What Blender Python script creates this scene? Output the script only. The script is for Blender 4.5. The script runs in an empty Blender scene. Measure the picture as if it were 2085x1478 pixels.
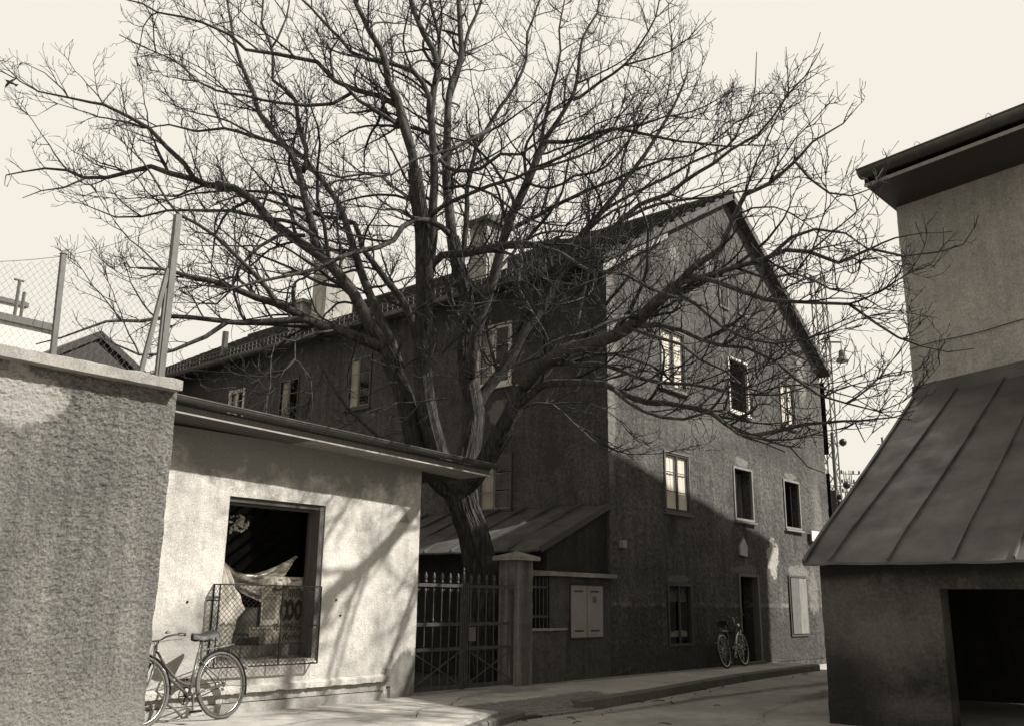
import bpy, math, random
from math import sin, cos, pi, radians as R
from mathutils import Vector as V, Matrix, noise
random.seed(7)
S = bpy.context.scene
COL = S.collection

# ------------------------------------------------------------------ camera, sky, sun, exposure
CAM = V((-14.0121557, -9.7057711, 1.25))
FW = V((0.73349433, 0.63248536, 0.24889422)); RT = V((0.65061925, -0.75930684, 0.01215345)); UP = V((-0.19667397, -0.15302088, 0.96845442))
FPX = 1884.93
cam_d = bpy.data.cameras.new('camera'); cam = bpy.data.objects.new('camera', cam_d); COL.objects.link(cam)
cam_d.sensor_width = 36.0; cam_d.lens = 36.0 * FPX / 2085.0; cam_d.clip_end = 2000; cam_d.clip_start = 0.05
cam.matrix_world = Matrix(((RT.x, UP.x, -FW.x, CAM.x), (RT.y, UP.y, -FW.y, CAM.y), (RT.z, UP.z, -FW.z, CAM.z), (0, 0, 0, 1)))
S.camera = cam

SUN_AZ = R(-57.2); SUN_EL = R(42.0)
SD = V((cos(SUN_AZ) * cos(SUN_EL), sin(SUN_AZ) * cos(SUN_EL), sin(SUN_EL)))
w = bpy.data.worlds.new('World'); S.world = w; w.use_nodes = True
nt = w.node_tree; nt.nodes.clear()
sky = nt.nodes.new('ShaderNodeTexSky'); sky.sky_type = 'NISHITA'; sky.sun_disc = False
sky.sun_elevation = SUN_EL; sky.sun_rotation = R(90) - SUN_AZ; sky.dust_density = 2.0; sky.air_density = 1.0
bw = nt.nodes.new('ShaderNodeRGBToBW'); gn = nt.nodes.new('ShaderNodeMath'); gn.operation = 'MULTIPLY'; gn.inputs[1].default_value = 3.7; mn = nt.nodes.new('ShaderNodeMath'); mn.operation = 'MINIMUM'; mn.inputs[1].default_value = 4.6
tint = nt.nodes.new('ShaderNodeMix'); tint.data_type = 'RGBA'; tint.blend_type = 'MULTIPLY'; tint.inputs[0].default_value = 1
tint.inputs[7].default_value = (1.0, 0.945, 0.845, 1)
bg = nt.nodes.new('ShaderNodeBackground'); bg.inputs[1].default_value = 0.1
wo = nt.nodes.new('ShaderNodeOutputWorld')
nt.links.new(sky.outputs[0], bw.inputs[0]); nt.links.new(bw.outputs[0], gn.inputs[0]); nt.links.new(gn.outputs[0], mn.inputs[0]); nt.links.new(mn.outputs[0], tint.inputs[6])
nt.links.new(tint.outputs[2], bg.inputs[0]); nt.links.new(bg.outputs[0], wo.inputs[0])
sl = bpy.data.lights.new('sun', 'SUN'); sl.energy = 5.0; sl.angle = R(1.0); sl.color = (1.0, 0.975, 0.925)
so = bpy.data.objects.new('sun', sl); COL.objects.link(so); so.rotation_euler = SD.to_track_quat('Z', 'Y').to_euler(); so.location = (0, -20, 30)
S.view_settings.view_transform = 'Standard'; S.view_settings.look = 'None'
S.view_settings.exposure = 1.0; S.view_settings.gamma = 1.0; S.view_settings.use_curve_mapping = False
S.cycles.max_bounces = 6; S.cycles.diffuse_bounces = 2; S.cycles.transparent_max_bounces = 12

# ------------------------------------------------------------------ measuring: a pixel of the survey picture to a point of the place
def ray(px, py):
    return RT * ((px - 1042.5) / FPX) - UP * ((py - 739.0) / FPX) + FW
def on(px, py, ax, v):
    d = ray(px, py); return CAM + d * ((v - CAM[ax]) / d[ax])
HF = V((0.757322, 0.653045, 0))
def at(px, py, D):
    d = ray(px, py); return CAM + d * (D / d.dot(HF))

# ------------------------------------------------------------------ materials
def newmat(name):
    m = bpy.data.materials.new(name); m.use_nodes = True
    t = m.node_tree; b = t.nodes['Principled BSDF']; return m, t, b
WARM = (1.0, 0.945, 0.855)
def g(v, warm=WARM): return (v * warm[0], v * warm[1], v * warm[2], 1)
def N(t, kind, **kw):
    n = t.nodes.new('ShaderNode' + kind)
    for k, x in kw.items(): setattr(n, k, x)
    return n
def mth(t, op, a, b=None, c=None):
    n = N(t, 'Math', operation=op)
    for i, x in enumerate((a, b, c)):
        if x is None: continue
        if isinstance(x, (int, float)): n.inputs[i].default_value = x
        else: t.links.new(x, n.inputs[i])
    return n.outputs[0]
def nz(t, vec, scale, detail=3, rough=.55, dist=0):
    n = N(t, 'TexNoise'); n.inputs['Scale'].default_value = scale; n.inputs['Detail'].default_value = detail
    n.inputs['Roughness'].default_value = rough; n.inputs['Distortion'].default_value = dist
    t.links.new(vec, n.inputs['Vector']); return n.outputs['Fac']
def mr(t, x, a, b, c, d):
    n = N(t, 'MapRange'); t.links.new(x, n.inputs[0])
    for i, v in zip((1, 2, 3, 4), (a, b, c, d)): n.inputs[i].default_value = v
    return n.outputs[0]
def scalev(t, vec, s):
    n = N(t, 'VectorMath', operation='MULTIPLY'); t.links.new(vec, n.inputs[0]); n.inputs[1].default_value = s; return n.outputs[0]
def tinted(t, val, b, lo=.02, warm=WARM):
    c = N(t, 'CombineColor')
    for i in range(3): t.links.new(mth(t, 'MULTIPLY', val, warm[i] * .79), c.inputs[i])
    t.links.new(c.outputs[0], b.inputs['Base Color'])
def bump(t, b, h, strength, dist):
    n = N(t, 'Bump'); n.inputs['Strength'].default_value = strength; n.inputs['Distance'].default_value = dist
    t.links.new(h, n.inputs['Height']); t.links.new(n.outputs[0], b.inputs['Normal'])

def wallmat(name, base, big=.25, fine=.25, fscale=45, bstr=.7, bdist=.012, streak=.15, patches=(), dado=None, spots=.0, rough=.95, pscale=3.0):
    """rendered wall: mottling, grain, rain streaks, worn or tinted patches (centre, radii, value)"""
    m, t, b = newmat(name); b.inputs['Roughness'].default_value = rough; b.inputs['Specular IOR Level'].default_value = .15
    pos = N(t, 'NewGeometry').outputs['Position']
    v = mr(t, nz(t, pos, .9, 5, .6), .3, .7, 1 - big, 1 + big)
    v = mth(t, 'MULTIPLY', v, mr(t, nz(t, pos, 6, 4, .65), .3, .7, 1 - big * .6, 1 + big * .6))
    fn = nz(t, pos, fscale, 3, .7)
    v = mth(t, 'MULTIPLY', v, mr(t, fn, .3, .7, 1 - fine, 1 + fine))
    if streak:
        sn = nz(t, scalev(t, pos, (5, 5, .35)), 1.3, 4, .6)
        v = mth(t, 'MULTIPLY', v, mr(t, sn, .35, .65, 1 - streak, 1 + streak * .6))
    if spots:
        vn = N(t, 'TexVoronoi'); vn.inputs['Scale'].default_value = 7; t.links.new(pos, vn.inputs['Vector'])
        sp = mr(t, mth(t, 'ADD', vn.outputs['Distance'], mth(t, 'MULTIPLY', nz(t, pos, 2.2, 2), .25)), .12, .17, 1 - spots, 1)
        v = mth(t, 'MULTIPLY', v, sp)
    v = mth(t, 'MULTIPLY', v, base)
    if dado:
        zc, dv, edge = dado
        sx = N(t, 'SeparateXYZ'); t.links.new(pos, sx.inputs[0])
        zz = mth(t, 'ADD', sx.outputs[2], mth(t, 'MULTIPLY', nz(t, pos, 3, 3), .05))
        below = mr(t, zz, zc + .02, zc + .05, 1, 0)
        v = mth(t, 'MULTIPLY', v, mr(t, below, 0, 1, 1, dv))
        band = mth(t, 'MULTIPLY', mr(t, mth(t, 'ABSOLUTE', mth(t, 'SUBTRACT', zz, zc + .075)), .02, .06, 1, 0), mr(t, nz(t, pos, 2.6, 4, .7), .42, .6, 0, 1))
        v = mth(t, 'MULTIPLY', v, mr(t, band, 0, 1, 1, edge))
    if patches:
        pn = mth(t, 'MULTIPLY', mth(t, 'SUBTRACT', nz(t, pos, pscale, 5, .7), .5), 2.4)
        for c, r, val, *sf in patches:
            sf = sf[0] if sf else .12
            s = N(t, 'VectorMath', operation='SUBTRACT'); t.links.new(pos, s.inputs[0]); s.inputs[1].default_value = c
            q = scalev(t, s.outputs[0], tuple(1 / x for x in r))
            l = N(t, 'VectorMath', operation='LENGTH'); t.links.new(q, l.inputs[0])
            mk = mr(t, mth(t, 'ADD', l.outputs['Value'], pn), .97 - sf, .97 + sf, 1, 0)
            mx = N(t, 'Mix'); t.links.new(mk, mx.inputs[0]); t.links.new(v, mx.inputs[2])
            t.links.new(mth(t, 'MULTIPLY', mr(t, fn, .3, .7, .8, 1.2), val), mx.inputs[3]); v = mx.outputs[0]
    tinted(t, v, b)
    h = mth(t, 'ADD', mth(t, 'MULTIPLY', fn, .6), nz(t, pos, fscale * .35, 4, .65))
    bump(t, b, h, bstr, bdist)
    return m

def plain(name, v, rough=.7, metal=0, var=.25, scale=8, bstr=.2, bdist=.004, spec=.3, warm=WARM, stretch=None, obj=True):
    m, t, b = newmat(name); b.inputs['Roughness'].default_value = rough; b.inputs['Metallic'].default_value = metal
    b.inputs['Specular IOR Level'].default_value = spec
    pos = N(t, 'TexCoord').outputs['Object']
    if stretch: pos = scalev(t, pos, stretch)
    n = nz(t, pos, scale, 5, .65)
    val = mth(t, 'MULTIPLY', mr(t, n, .3, .7, 1 - var, 1 + var), v)
    tinted(t, val, b, warm=warm)
    r2 = mr(t, nz(t, pos, scale * 2.3, 3), .3, .7, max(.05, rough - .12), min(1, rough + .12)); t.links.new(r2, b.inputs['Roughness'])
    if bstr: bump(t, b, n, bstr, bdist)
    return m

def glassmat(name, refl=.25, rough=.03, tintv=.75):
    m, t, b = newmat(name); t.nodes.remove(b)
    o = t.nodes['Material Output']; tr = N(t, 'BsdfTransparent'); tr.inputs[0].default_value = (tintv, tintv * .985, tintv * .96, 1)
    gl = N(t, 'BsdfGlossy'); gl.inputs['Roughness'].default_value = rough; gl.inputs[0].default_value = g(.8)
    mx = N(t, 'MixShader'); fr = N(t, 'LayerWeight'); fr.inputs[0].default_value = .25
    pos = N(t, 'TexCoord').outputs['Object']
    t.links.new(mth(t, 'ADD', mth(t, 'MULTIPLY', fr.outputs['Facing'], .015), mr(t, nz(t, pos, 3, 3), .3, .7, refl * .5, refl)), mx.inputs[0])
    t.links.new(tr.outputs[0], mx.inputs[1]); t.links.new(gl.outputs[0], mx.inputs[2]); t.links.new(mx.outputs[0], o.inputs[0])
    return m

def barkmat(name, v, zs=1.0, bd=.03):
    m, t, b = newmat(name); b.inputs['Roughness'].default_value = .9; b.inputs['Specular IOR Level'].default_value = .2
    pos = N(t, 'NewGeometry').outputs['Position']
    q = scalev(t, pos, (19, 19, 3.0 * zs))
    n1 = nz(t, q, 1.0, 5, .65, .8); n2 = nz(t, pos, 2.3, 3); n3 = nz(t, pos, 50, 2)
    val = mth(t, 'MULTIPLY', mr(t, n1, .36, .62, .3, 1.2), mr(t, n2, .3, .7, .7, 1.15))
    val = mth(t, 'MULTIPLY', val, mr(t, n3, .3, .7, .85, 1.15))
    tinted(t, mth(t, 'MULTIPLY', val, v), b, warm=(1, .93, .83)); bump(t, b, n1, .9, bd); return m

M = {}
DK = (1, .92, .81)
M['house'] = wallmat('gable_render', .083, .34, .55, 15, 1.0, .04, .22, spots=.3, dado=(1.18, .78, 1.9), patches=[
    ((6.62, 0, 2.3), (.30, .5, .42), .34, .08), ((.10, 0, 6.2), (.22, .5, 1.3), .15, .25), ((.08, 0, 4.4), (.16, .5, 1.1), .15, .25),
    ((8.0, 0, 2.02), (.6, .5, .16), .17), ((8.8, 0, 1.55), (.28, .5, .5), .16, .2), ((4.5, 0, 2.92), (.32, .5, .2), .12, .2), ((5.25, 0, 1.98), (.62, .5, .12), .13),
    ((2.4, 0, 2.85), (.55, .5, .1), .11, .2), ((2.4, 0, 1.72), (.5, .5, .08), .13), ((8.9, 0, 7.0), (.28, .5, .6), .2, .2), ((2.6, 0, 8.6), (.2, .5, .25), .2, .4), ((4.1, 0, 8.8), (.14, .5, .3), .2, .4),
    ((5.3, 0, 4.38), (.3, .5, .1), .17), ((7.9, 0, 4.33), (.35, .5, .09), .16), ((9.4, 0, 3.4), (.25, .5, .9), .14, .3), ((3.6, 0, .25), (4.5, .5, .22), .05, .5), ((6.9, 0, .5), (.7, .5, .3), .055, .4),
    ((3.4, 0, 5.0), (1.2, .5, .35), .11, .5), ((6.8, 0, 4.9), (1.0, .5, .3), .06, .5), ((7.9, 0, 2.75), (.12, .5, .35), .055, .3), ((5.3, 0, 2.75), (.1, .5, .35), .05, .3), ((2.2, 0, 2.7), (.2, .5, .3), .05, .3)])
M['side'] = wallmat('side_render', .07, .28, .4, 18, .8, .015, .2, patches=[
    ((0, 3.9, 4.25), (.5, .55, .55), 0.080), ((0, 2.7, 5.0), (.5, .3, .25), 0.150), ((0, 11, 6.6), (.5, .4, .5), 0.075), ((0, 1.3, 3.9), (.5, .25, .35), .052), ((0, 5, 6.2), (.5, .3, .3), 0.065)])
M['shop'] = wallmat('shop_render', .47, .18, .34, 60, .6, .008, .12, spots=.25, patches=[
    ((-5.0, -.15, .25), (.4, .5, .4), 0.168), ((-8.0, -.15, .0), (3, .5, .16), 0.180), ((-7.0, -.15, 3.0), (2.8, .5, .42), 0.20, .35), ((-8.3, -.15, .75), (.9, .5, .35), .36, .5)])  # soft patch at the wall top: grime plus eave shade painted into the colour
M['rough'] = wallmat('roughcast', .128, .2, .55, 38, 1.0, .02, .2, spots=.25, patches=[((-11.0, -1.5, 2.9), (.5, .5, .25), .26), ((-11.6, -1.5, 2.55), (.4, .5, .2), .11, .4), ((-10.3, -1.5, .0), (1.6, .5, .35), .17, .6)])
M['blockwall'] = wallmat('block_render', .36, .16, .28, 30, .8, .012, .1)
M['leanwall'] = wallmat('garage_render', .05, .45, .35, 26, .8, .012, .25, spots=.3, pscale=1.3, patches=[((-2.4, -5.5, 1.0), (.6, .6, .5), .115, .6), ((-2.4, -5.9, .12), (.5, .7, .14), .08, .5), ((-2.4, -5.0, .2), (.5, .5, .5), .03, .5), ((-2.4, -5.5, 1.72), (1, 3, .12), .025, .4)])
M['concrete'] = wallmat('coping_concrete', .27, .3, .3, 60, .6, .006, .1)
M['yarddark'] = wallmat('dark_yard_render', .03, .3, .35, 30, .9, .015, .2)
M['pillar'] = wallmat('pillar_render', .17, .3, .25, 40, .6, .008, .45)
M['lowwall'] = wallmat('yard_wall_render', .08, .3, .35, 30, .9, .015, .2)
M['chimney'] = wallmat('chimney_render', .36, .15, .2, 30, .5, .01, .25)
M['tile'] = plain('roof_tile', .04, .85, var=.5, scale=3, bstr=.4, warm=DK)
M['metalroof'] = plain('sheet_roof', .07, .5, 0, .55, 1.1, .25, .01, .45)
M['oldsheet'] = plain('old_sheet_roof', .075, .6, 0, .45, 2.5, .3, .01, .3)
M['gutter'] = plain('zinc_gutter', .10, .4, .5, .35, 3, .1)
M['palefascia'] = plain('pale_fascia', .28, .7, var=.25)
M['wood'] = plain('grey_wood', .11, .75, var=.35, scale=9, bstr=.4, stretch=(6, 6, .7))
M['darkwood'] = plain('dark_wood', .05, .7, var=.35, scale=9, stretch=(6, 6, .7), warm=DK)
M['palewood'] = plain('weathered_board', .19, .8, var=.4, scale=5, bstr=.4, stretch=(7, 7, .6))
M['white'] = plain('white_paint', .62, .55, var=.15)
M['post'] = plain('post_paint', .105, .6, var=.25, scale=6, stretch=(3, 3, 1))
M['curtain'] = plain('curtain_cloth', .75, .9, var=.12, scale=7, stretch=(9, 9, .5), bstr=.5, bdist=.02, warm=(1, .975, .92))
M['dimcurtain'] = plain('net_curtain', .34, .9, var=.3, scale=5, stretch=(9, 9, .5), bstr=.5, bdist=.02)
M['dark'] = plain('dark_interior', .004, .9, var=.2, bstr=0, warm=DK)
M['iron'] = plain('gate_iron', .07, .5, .3, .4, 14, .2)
M['blackiron'] = plain('black_iron', .03, .45, .3, .4, 14, .2, warm=DK)
M['cabinet'] = plain('cabinet_paint', .24, .45, 0, .12, 5, .05)
M['asphalt'] = wallmat('asphalt', .29, .25, .25, 70, .5, .004, 0, patches=[((1.5, -3.4, -.12), (2.2, .3, .5), .13, .4), ((-1, -3.2, -.12), (1.2, .25, .5), .26, .3), ((3.2, -2.5, -.12), (1.6, .2, .5), .14, .4), ((-.5, -2.35, -.12), (3.2, .12, .5), .12, .5)])
M['pave'] = wallmat('pavement_concrete', .38, .25, .2, 60, .4, .003, 0, patches=[((-3.2, -.5, 0), (.7, .3, .5), .22, .4), ((1, -.15, 0), (5, .12, .5), .2, .5), ((-7, -1.7, 0), (1.2, .3, .5), .25, .5)])
M['kerb'] = wallmat('kerb_granite', .12, .15, .35, 90, .5, .004, 0)
M['sett'] = plain('granite_sett', .17, .75, var=.35, scale=6)
M['soil'] = wallmat('yard_soil', .045, .3, .3, 20, .8, .02, 0)
M['ground'] = wallmat('dusty_ground', .34, .2, .2, 20, .4, .01, 0)
M['trunk'] = barkmat('fissured_bark', .058, 1.0, .05)
M['bark'] = barkmat('branch_bark', .07, 2.0, .012)
M['twig'] = plain('twig_bark', .018, .8, var=.35, scale=4, bstr=0, warm=DK)
M['glass'] = glassmat('window_glass', .022, .04, .96)
M['dirtyglass'] = glassmat('dirty_glass', .006, .1, .8)
M['shopglass'] = glassmat('shop_glass', .012, .03, .9)
M['tyre'] = plain('tyre_rubber', .035, .8, warm=DK)
M['tyregrey'] = plain('dusty_tyre', .11, .8)
M['chrome'] = plain('chrome', .42, .28, .95, .1, bstr=0)
M['bikepaint'] = plain('bicycle_enamel', .10, .3, .2, .2, bstr=0, spec=.6)
M['bikeblack'] = plain('black_enamel', .02, .25, .2, .2, bstr=0, spec=.6, warm=DK)
M['leather'] = plain('saddle_leather', .03, .55, 0, .2, spec=.25, bstr=.1)
M['paper'] = plain('poster_paper', .38, .7, var=.12, bstr=0)
M['ink'] = plain('printing_ink', .03, .7, var=.1, bstr=0, warm=DK)
M['greypaper'] = plain('grey_print', .2, .7, var=.5, scale=14, bstr=0)
M['box'] = plain('carton', .10, .8, var=.2)
M['black'] = plain('feathers', .02, .8, warm=DK)
M['paleroof'] = plain('pale_render', .55, .9, var=.1)
def filmmat():
    m, t, b = newmat('plastic_film'); o = t.nodes['Material Output']
    b.inputs['Base Color'].default_value = g(.75); b.inputs['Roughness'].default_value = .15; b.inputs['Specular IOR Level'].default_value = .9
    tr = N(t, 'BsdfTransparent'); mx = N(t, 'MixShader')
    pos = N(t, 'TexCoord').outputs['Object']
    t.links.new(mr(t, nz(t, scalev(t, pos, (1, 1, 4)), 5, 3), .35, .65, .12, .5), mx.inputs[0])
    t.links.new(tr.outputs[0], mx.inputs[1]); t.links.new(b.outputs[0], mx.inputs[2]); t.links.new(mx.outputs[0], o.inputs[0]); return m
M['film'] = filmmat()

# ------------------------------------------------------------------ mesh helpers
class B:
    def __init__(s): s.v = []; s.f = []
    def add(s, vs, fs):
        o = len(s.v); s.v += [V(p) for p in vs]; s.f += [tuple(i + o for i in f) for f in fs]; return s
    def box(s, x0, x1, y0, y1, z0, z1):
        return s.add([(x, y, z) for z in (z0, z1) for y in (y0, y1) for x in (x0, x1)],
                     [(0, 2, 3, 1), (4, 5, 7, 6), (0, 1, 5, 4), (2, 6, 7, 3), (0, 4, 6, 2), (1, 3, 7, 5)])
    def fbox(s, o, ex, ey, ez, x0, x1, y0, y1, z0, z1):
        vs = [o + ex * x + ey * y + ez * z for z in (z0, z1) for y in (y0, y1) for x in (x0, x1)]
        return s.add(vs, [(0, 2, 3, 1), (4, 5, 7, 6), (0, 1, 5, 4), (2, 6, 7, 3), (0, 4, 6, 2), (1, 3, 7, 5)])
    def prism(s, poly, ext):
        n = len(poly); poly = [V(p) for p in poly]; ext = V(ext)
        s.add(poly + [p + ext for p in poly], [tuple(range(n))[::-1], tuple(range(n, 2 * n))] + [(i, (i + 1) % n, n + (i + 1) % n, n + i) for i in range(n)])
        return s
    def bar(s, a, b, wd, ht=None):
        a = V(a); b = V(b); ht = ht or wd; d = (b - a).normalized()
        r = d.cross(V((0, 0, 1))); r = r.normalized() if r.length > .05 else V((1, 0, 0)); u = r.cross(d)
        vs = [p + r * (i * wd / 2) + u * (j * ht / 2) for p in (a, b) for i, j in ((-1, -1), (1, -1), (1, 1), (-1, 1))]
        return s.add(vs, [(3, 2, 1, 0), (4, 5, 6, 7)] + [(i, (i + 1) % 4, 4 + (i + 1) % 4, 4 + i) for i in range(4)])
    def tube(s, pts, rad, n=8, cap=True):
        pts = [V(p) for p in pts]; k = len(pts)
        if isinstance(rad, (int, float)): rad = [rad] * k
        o = len(s.v); up = None
        for i, p in enumerate(pts):
            d = (pts[min(i + 1, k - 1)] - pts[max(i - 1, 0)])
            d = d.normalized() if d.length > 1e-9 else V((0, 0, 1))
            if up is None: up = V((0, 0, 1)) if abs(d.z) < .9 else V((1, 0, 0))
            r = d.cross(up)
            if r.length < 1e-4: r = d.orthogonal()
            r.normalize(); up = r.cross(d).normalized()
            for j in range(n):
                a = 2 * pi * j / n; s.v.append(p + (r * cos(a) + up * sin(a)) * rad[i])
        for i in range(k - 1):
            for j in range(n):
                a = o + i * n + j; b_ = o + i * n + (j + 1) % n; s.f.append((a, b_, b_ + n, a + n))
        if cap: s.f.append(tuple(o + j for j in range(n))[::-1]); s.f.append(tuple(o + (k - 1) * n + j for j in range(n)))
        return s
    def ring(s, c, ax, R_, r, n=40, m=6, a0=0, a1=2 * pi):
        c = V(c); ax = V(ax).normalized(); e = ax.orthogonal().normalized(); e = V((1, 0, 0)) if abs(ax.x) < .5 else e
        e = (e - ax * e.dot(ax)).normalized(); f = ax.cross(e)
        full = abs(a1 - a0 - 2 * pi) < 1e-6
        o = len(s.v); k = n if full else n + 1
        for i in range(k):
            a = a0 + (a1 - a0) * i / n; d = e * cos(a) + f * sin(a)
            for j in range(m):
                b_ = 2 * pi * j / m; s.v.append(c + d * (R_ + r * cos(b_)) + ax * (r * sin(b_)))
        for i in range(n):
            i2 = (i + 1) % k
            for j in range(m): s.f.append((o + i * m + j, o + i2 * m + j, o + i2 * m + (j + 1) % m, o + i * m + (j + 1) % m))
        return s
    def lathe(s, c, prof, n=12, ax=V((0, 0, 1))):
        ax = V(ax).normalized(); e = ax.orthogonal().normalized(); f = ax.cross(e); c = V(c); o = len(s.v); k = len(prof)
        for r, h in prof:
            for j in range(n):
                a = 2 * pi * j / n; s.v.append(c + ax * h + (e * cos(a) + f * sin(a)) * r)
        for i in range(k - 1):
            for j in range(n): s.f.append((o + i * n + j, o + i * n + (j + 1) % n, o + (i + 1) * n + (j + 1) % n, o + (i + 1) * n + j))
        s.f.append(tuple(o + j for j in range(n))[::-1]); s.f.append(tuple(o + (k - 1) * n + j for j in range(n))); return s
    def build(s, name, mat, parent=None, smooth=False, base=None, kind=None, label=None):
        me = bpy.data.meshes.new(name)
        root = parent
        while root is not None and root.parent is not None: root = root.parent
        off = root.location if root is not None else (base if base is not None else V((0, 0, 0)))
        me.from_pydata([tuple(p - off) for p in s.v], [], s.f)
        me.materials.append(M[mat] if isinstance(mat, str) else mat)
        if smooth: me.polygons.foreach_set('use_smooth', [True] * len(me.polygons))
        me.update()
        o = bpy.data.objects.new(name, me); COL.objects.link(o)
        if parent is not None: o.parent = parent
        elif base is not None: o.location = base
        if kind: o['kind'] = kind
        if label: o['label'] = label
        return o
def thing(name, loc, label, cat, group=None, rot=None):
    o = bpy.data.objects.new(name, None); COL.objects.link(o); o.location = V(loc); o.empty_display_size = .2
    o['label'] = label; o['category'] = cat
    if group: o['group'] = group
    if rot: o.rotation_euler = rot
    return o
def tag(o, label, cat, group=None):
    o['label'] = label; o['category'] = cat
    if group: o['group'] = group
    return o
def share(o, parent, loc=None, rot=None, name=None):
    c = o.copy(); COL.objects.link(c); c.parent = parent
    if loc is not None: c.location = loc
    if rot is not None: c.rotation_euler = rot
    return c

def wallgrid(o, ex, en, width, height, holes=(), step=.06, amp=.008, fr=(9, 26), prof=None, zsplit=None, edge=True, amp2=.5, batter=0, shear=False):
    """wall face: a grid of points roughened along its outward normal en, with openings cut out. prof(x) gives the top."""
    b = B(); o = V(o); ex = V(ex); en = V(en)
    def lines(a, z, hs):
        L = {a, z}
        for h in hs: L.add(max(a, min(z, h)))
        L = sorted(L); out = []
        for p, q in zip(L, L[1:]):
            k = max(1, int(round((q - p) / step))); out += [p + (q - p) * i / k for i in range(k)]
        return out + [z]
    xs = lines(0, width, [h[i] for h in holes for i in (0, 1)])
    base_h = zsplit if prof else height
    zs = lines(0, base_h, [h[i] for h in holes for i in (2, 3) if h[i] <= base_h])
    rows = [(z, 0) for z in zs]
    if prof:
        k = int((height - zsplit) / step); rows += [(zsplit, (i + 1) / k) for i in range(k)]
    idx = {}
    for j, (z, f) in enumerate(rows):
        for i, x in enumerate(xs):
            zz = z + (f * (prof(x) - zsplit) if prof else 0)
            p = o + ex * x + V((0, 0, zz))
            if shear: p = V((p.x * .8 + p.z * .9, p.y, p.z * 1.3 - p.x * .5))
            d = amp * (noise.noise(p * fr[0]) + amp2 * noise.noise(p * fr[1])) + amp * 1.2 * noise.noise(p * 1.3)
            if any(h[0] - 1e-6 <= x <= h[1] + 1e-6 and h[2] - 1e-6 <= zz <= h[3] + 1e-6 for h in holes): d = min(d, 0)
            p = o + ex * x + V((0, 0, zz)); q = p + en * (d * (1 + (.7 * noise.noise(p * 1.1) if shear else 0)) + batter * (1 - zz / height))
            if edge and (i == len(xs) - 1 or i == 0): q += ex * (noise.noise(p * 7) * .012)
            idx[i, j] = len(b.v); b.v.append(q)
    for j in range(len(rows) - 1):
        for i in range(len(xs) - 1):
            xm = (xs[i] + xs[i + 1]) / 2
            za = rows[j][0] + (rows[j][1] * (prof(xm) - zsplit) if prof else 0); zb = rows[j + 1][0] + (rows[j + 1][1] * (prof(xm) - zsplit) if prof else 0)
            zm = (za + zb) / 2
            if any(h[0] < xm < h[1] and h[2] < zm < h[3] for h in holes): continue
            b.f.append((idx[i, j], idx[i + 1, j], idx[i + 1, j + 1], idx[i, j + 1]))
    return b
def reveals(b, o, ex, en, holes, depth, over=.0):
    o = V(o); ex = V(ex); en = V(en); ez = V((0, 0, 1))
    for h in holes:
        d = h[4] if len(h) > 4 else depth
        x0, x1, z0, z1 = h[:4]; c = [o + ex * x + ez * z for x, z in ((x0, z0), (x1, z0), (x1, z1), (x0, z1))]
        for i in range(4):
            p, q = c[i], c[(i + 1) % 4]; b.add([p + en * over, q + en * over, q - en * d, p - en * d], [(0, 1, 2, 3)])
    return b
EZ = V((0, 0, 1)); EX = V((1, 0, 0)); EY = V((0, 1, 0))

# ------------------------------------------------------------------ the setting: ground, road, pavement
B().add([(-600, -600, -.15), (600, -600, -.15), (600, 600, -.15), (-600, 600, -.15)], [(0, 1, 2, 3)]).build('ground', 'ground', kind='structure')
rb = B(); nx, ny = 90, 36
for j in range(ny + 1):
    for i in range(nx + 1):
        x = -16 + 34 * i / nx; y = -9 + 8.2 * j / ny
        if x > 7: y = min(y, -.9 + (0 if x < 7 else 0))
        rb.v.append(V((x, y, -.12 + .012 * noise.noise(V((x * .7, y * .7, 0))) - .008)))
for j in range(ny):
    for i in range(nx):
        a = j * (nx + 1) + i; rb.f.append((a, a + 1, a + nx + 2, a + nx + 1))
rb.build('road', 'asphalt', kind='structure', smooth=True)
def kerb_y(x):
    P = [(-14, -5.6), (-6.64, -2.73), (-5.0, -2.02), (-3.9, -2.12), (-1.36, -1.84), (2.07, -1.33), (6.45, -1.03)]
    for (a, ya), (c, yc) in zip(P, P[1:]):
        if x <= c: return ya + (yc - ya) * (x - a) / (c - a)
    return -1.03
pv = B()
def slab(b, xs, yfun, ztop=0.0, ztfun=None, thick=.1):
    """paving panel between wall foot and kerb, slightly uneven"""
    x0, x1 = xs; k = max(2, int((x1 - x0) / .12)); m = 14
    o = len(b.v)
    for i in range(k + 1):
        x = x0 + (x1 - x0) * i / k; ya, yb = yfun(x)
        for j in range(m + 1):
            y = ya + (yb - ya) * j / m
            z = (ztfun(x, y) if ztfun else ztop) + .006 * noise.noise(V((x * 2, y * 2, 3)))
            b.v.append(V((x, y, z)))
    for i in range(k):
        for j in range(m):
            a = o + i * (m + 1) + j; b.f.append((a, a + 1, a + m + 2, a + m + 1))
    rr = [o + i * (m + 1) for i in range(k + 1)]; q = len(b.v)
    for a in rr: b.v.append(b.v[a] - EZ * thick)
    for j in range(k): b.f.append((rr[j], rr[j + 1], q + j + 1, q + j))
    # skirts
    for e in (0, k):
        r = [o + e * (m + 1) + j for j in range(m + 1)]; q = len(b.v)
        for a in r: b.v.append(b.v[a] - EZ * thick)
        for j in range(m): b.f.append((r[j], r[j + 1], q + j + 1, q + j))
    return b
pave = B().box(-15, 6.4, -.9, .5, -.13, -.016)
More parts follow.
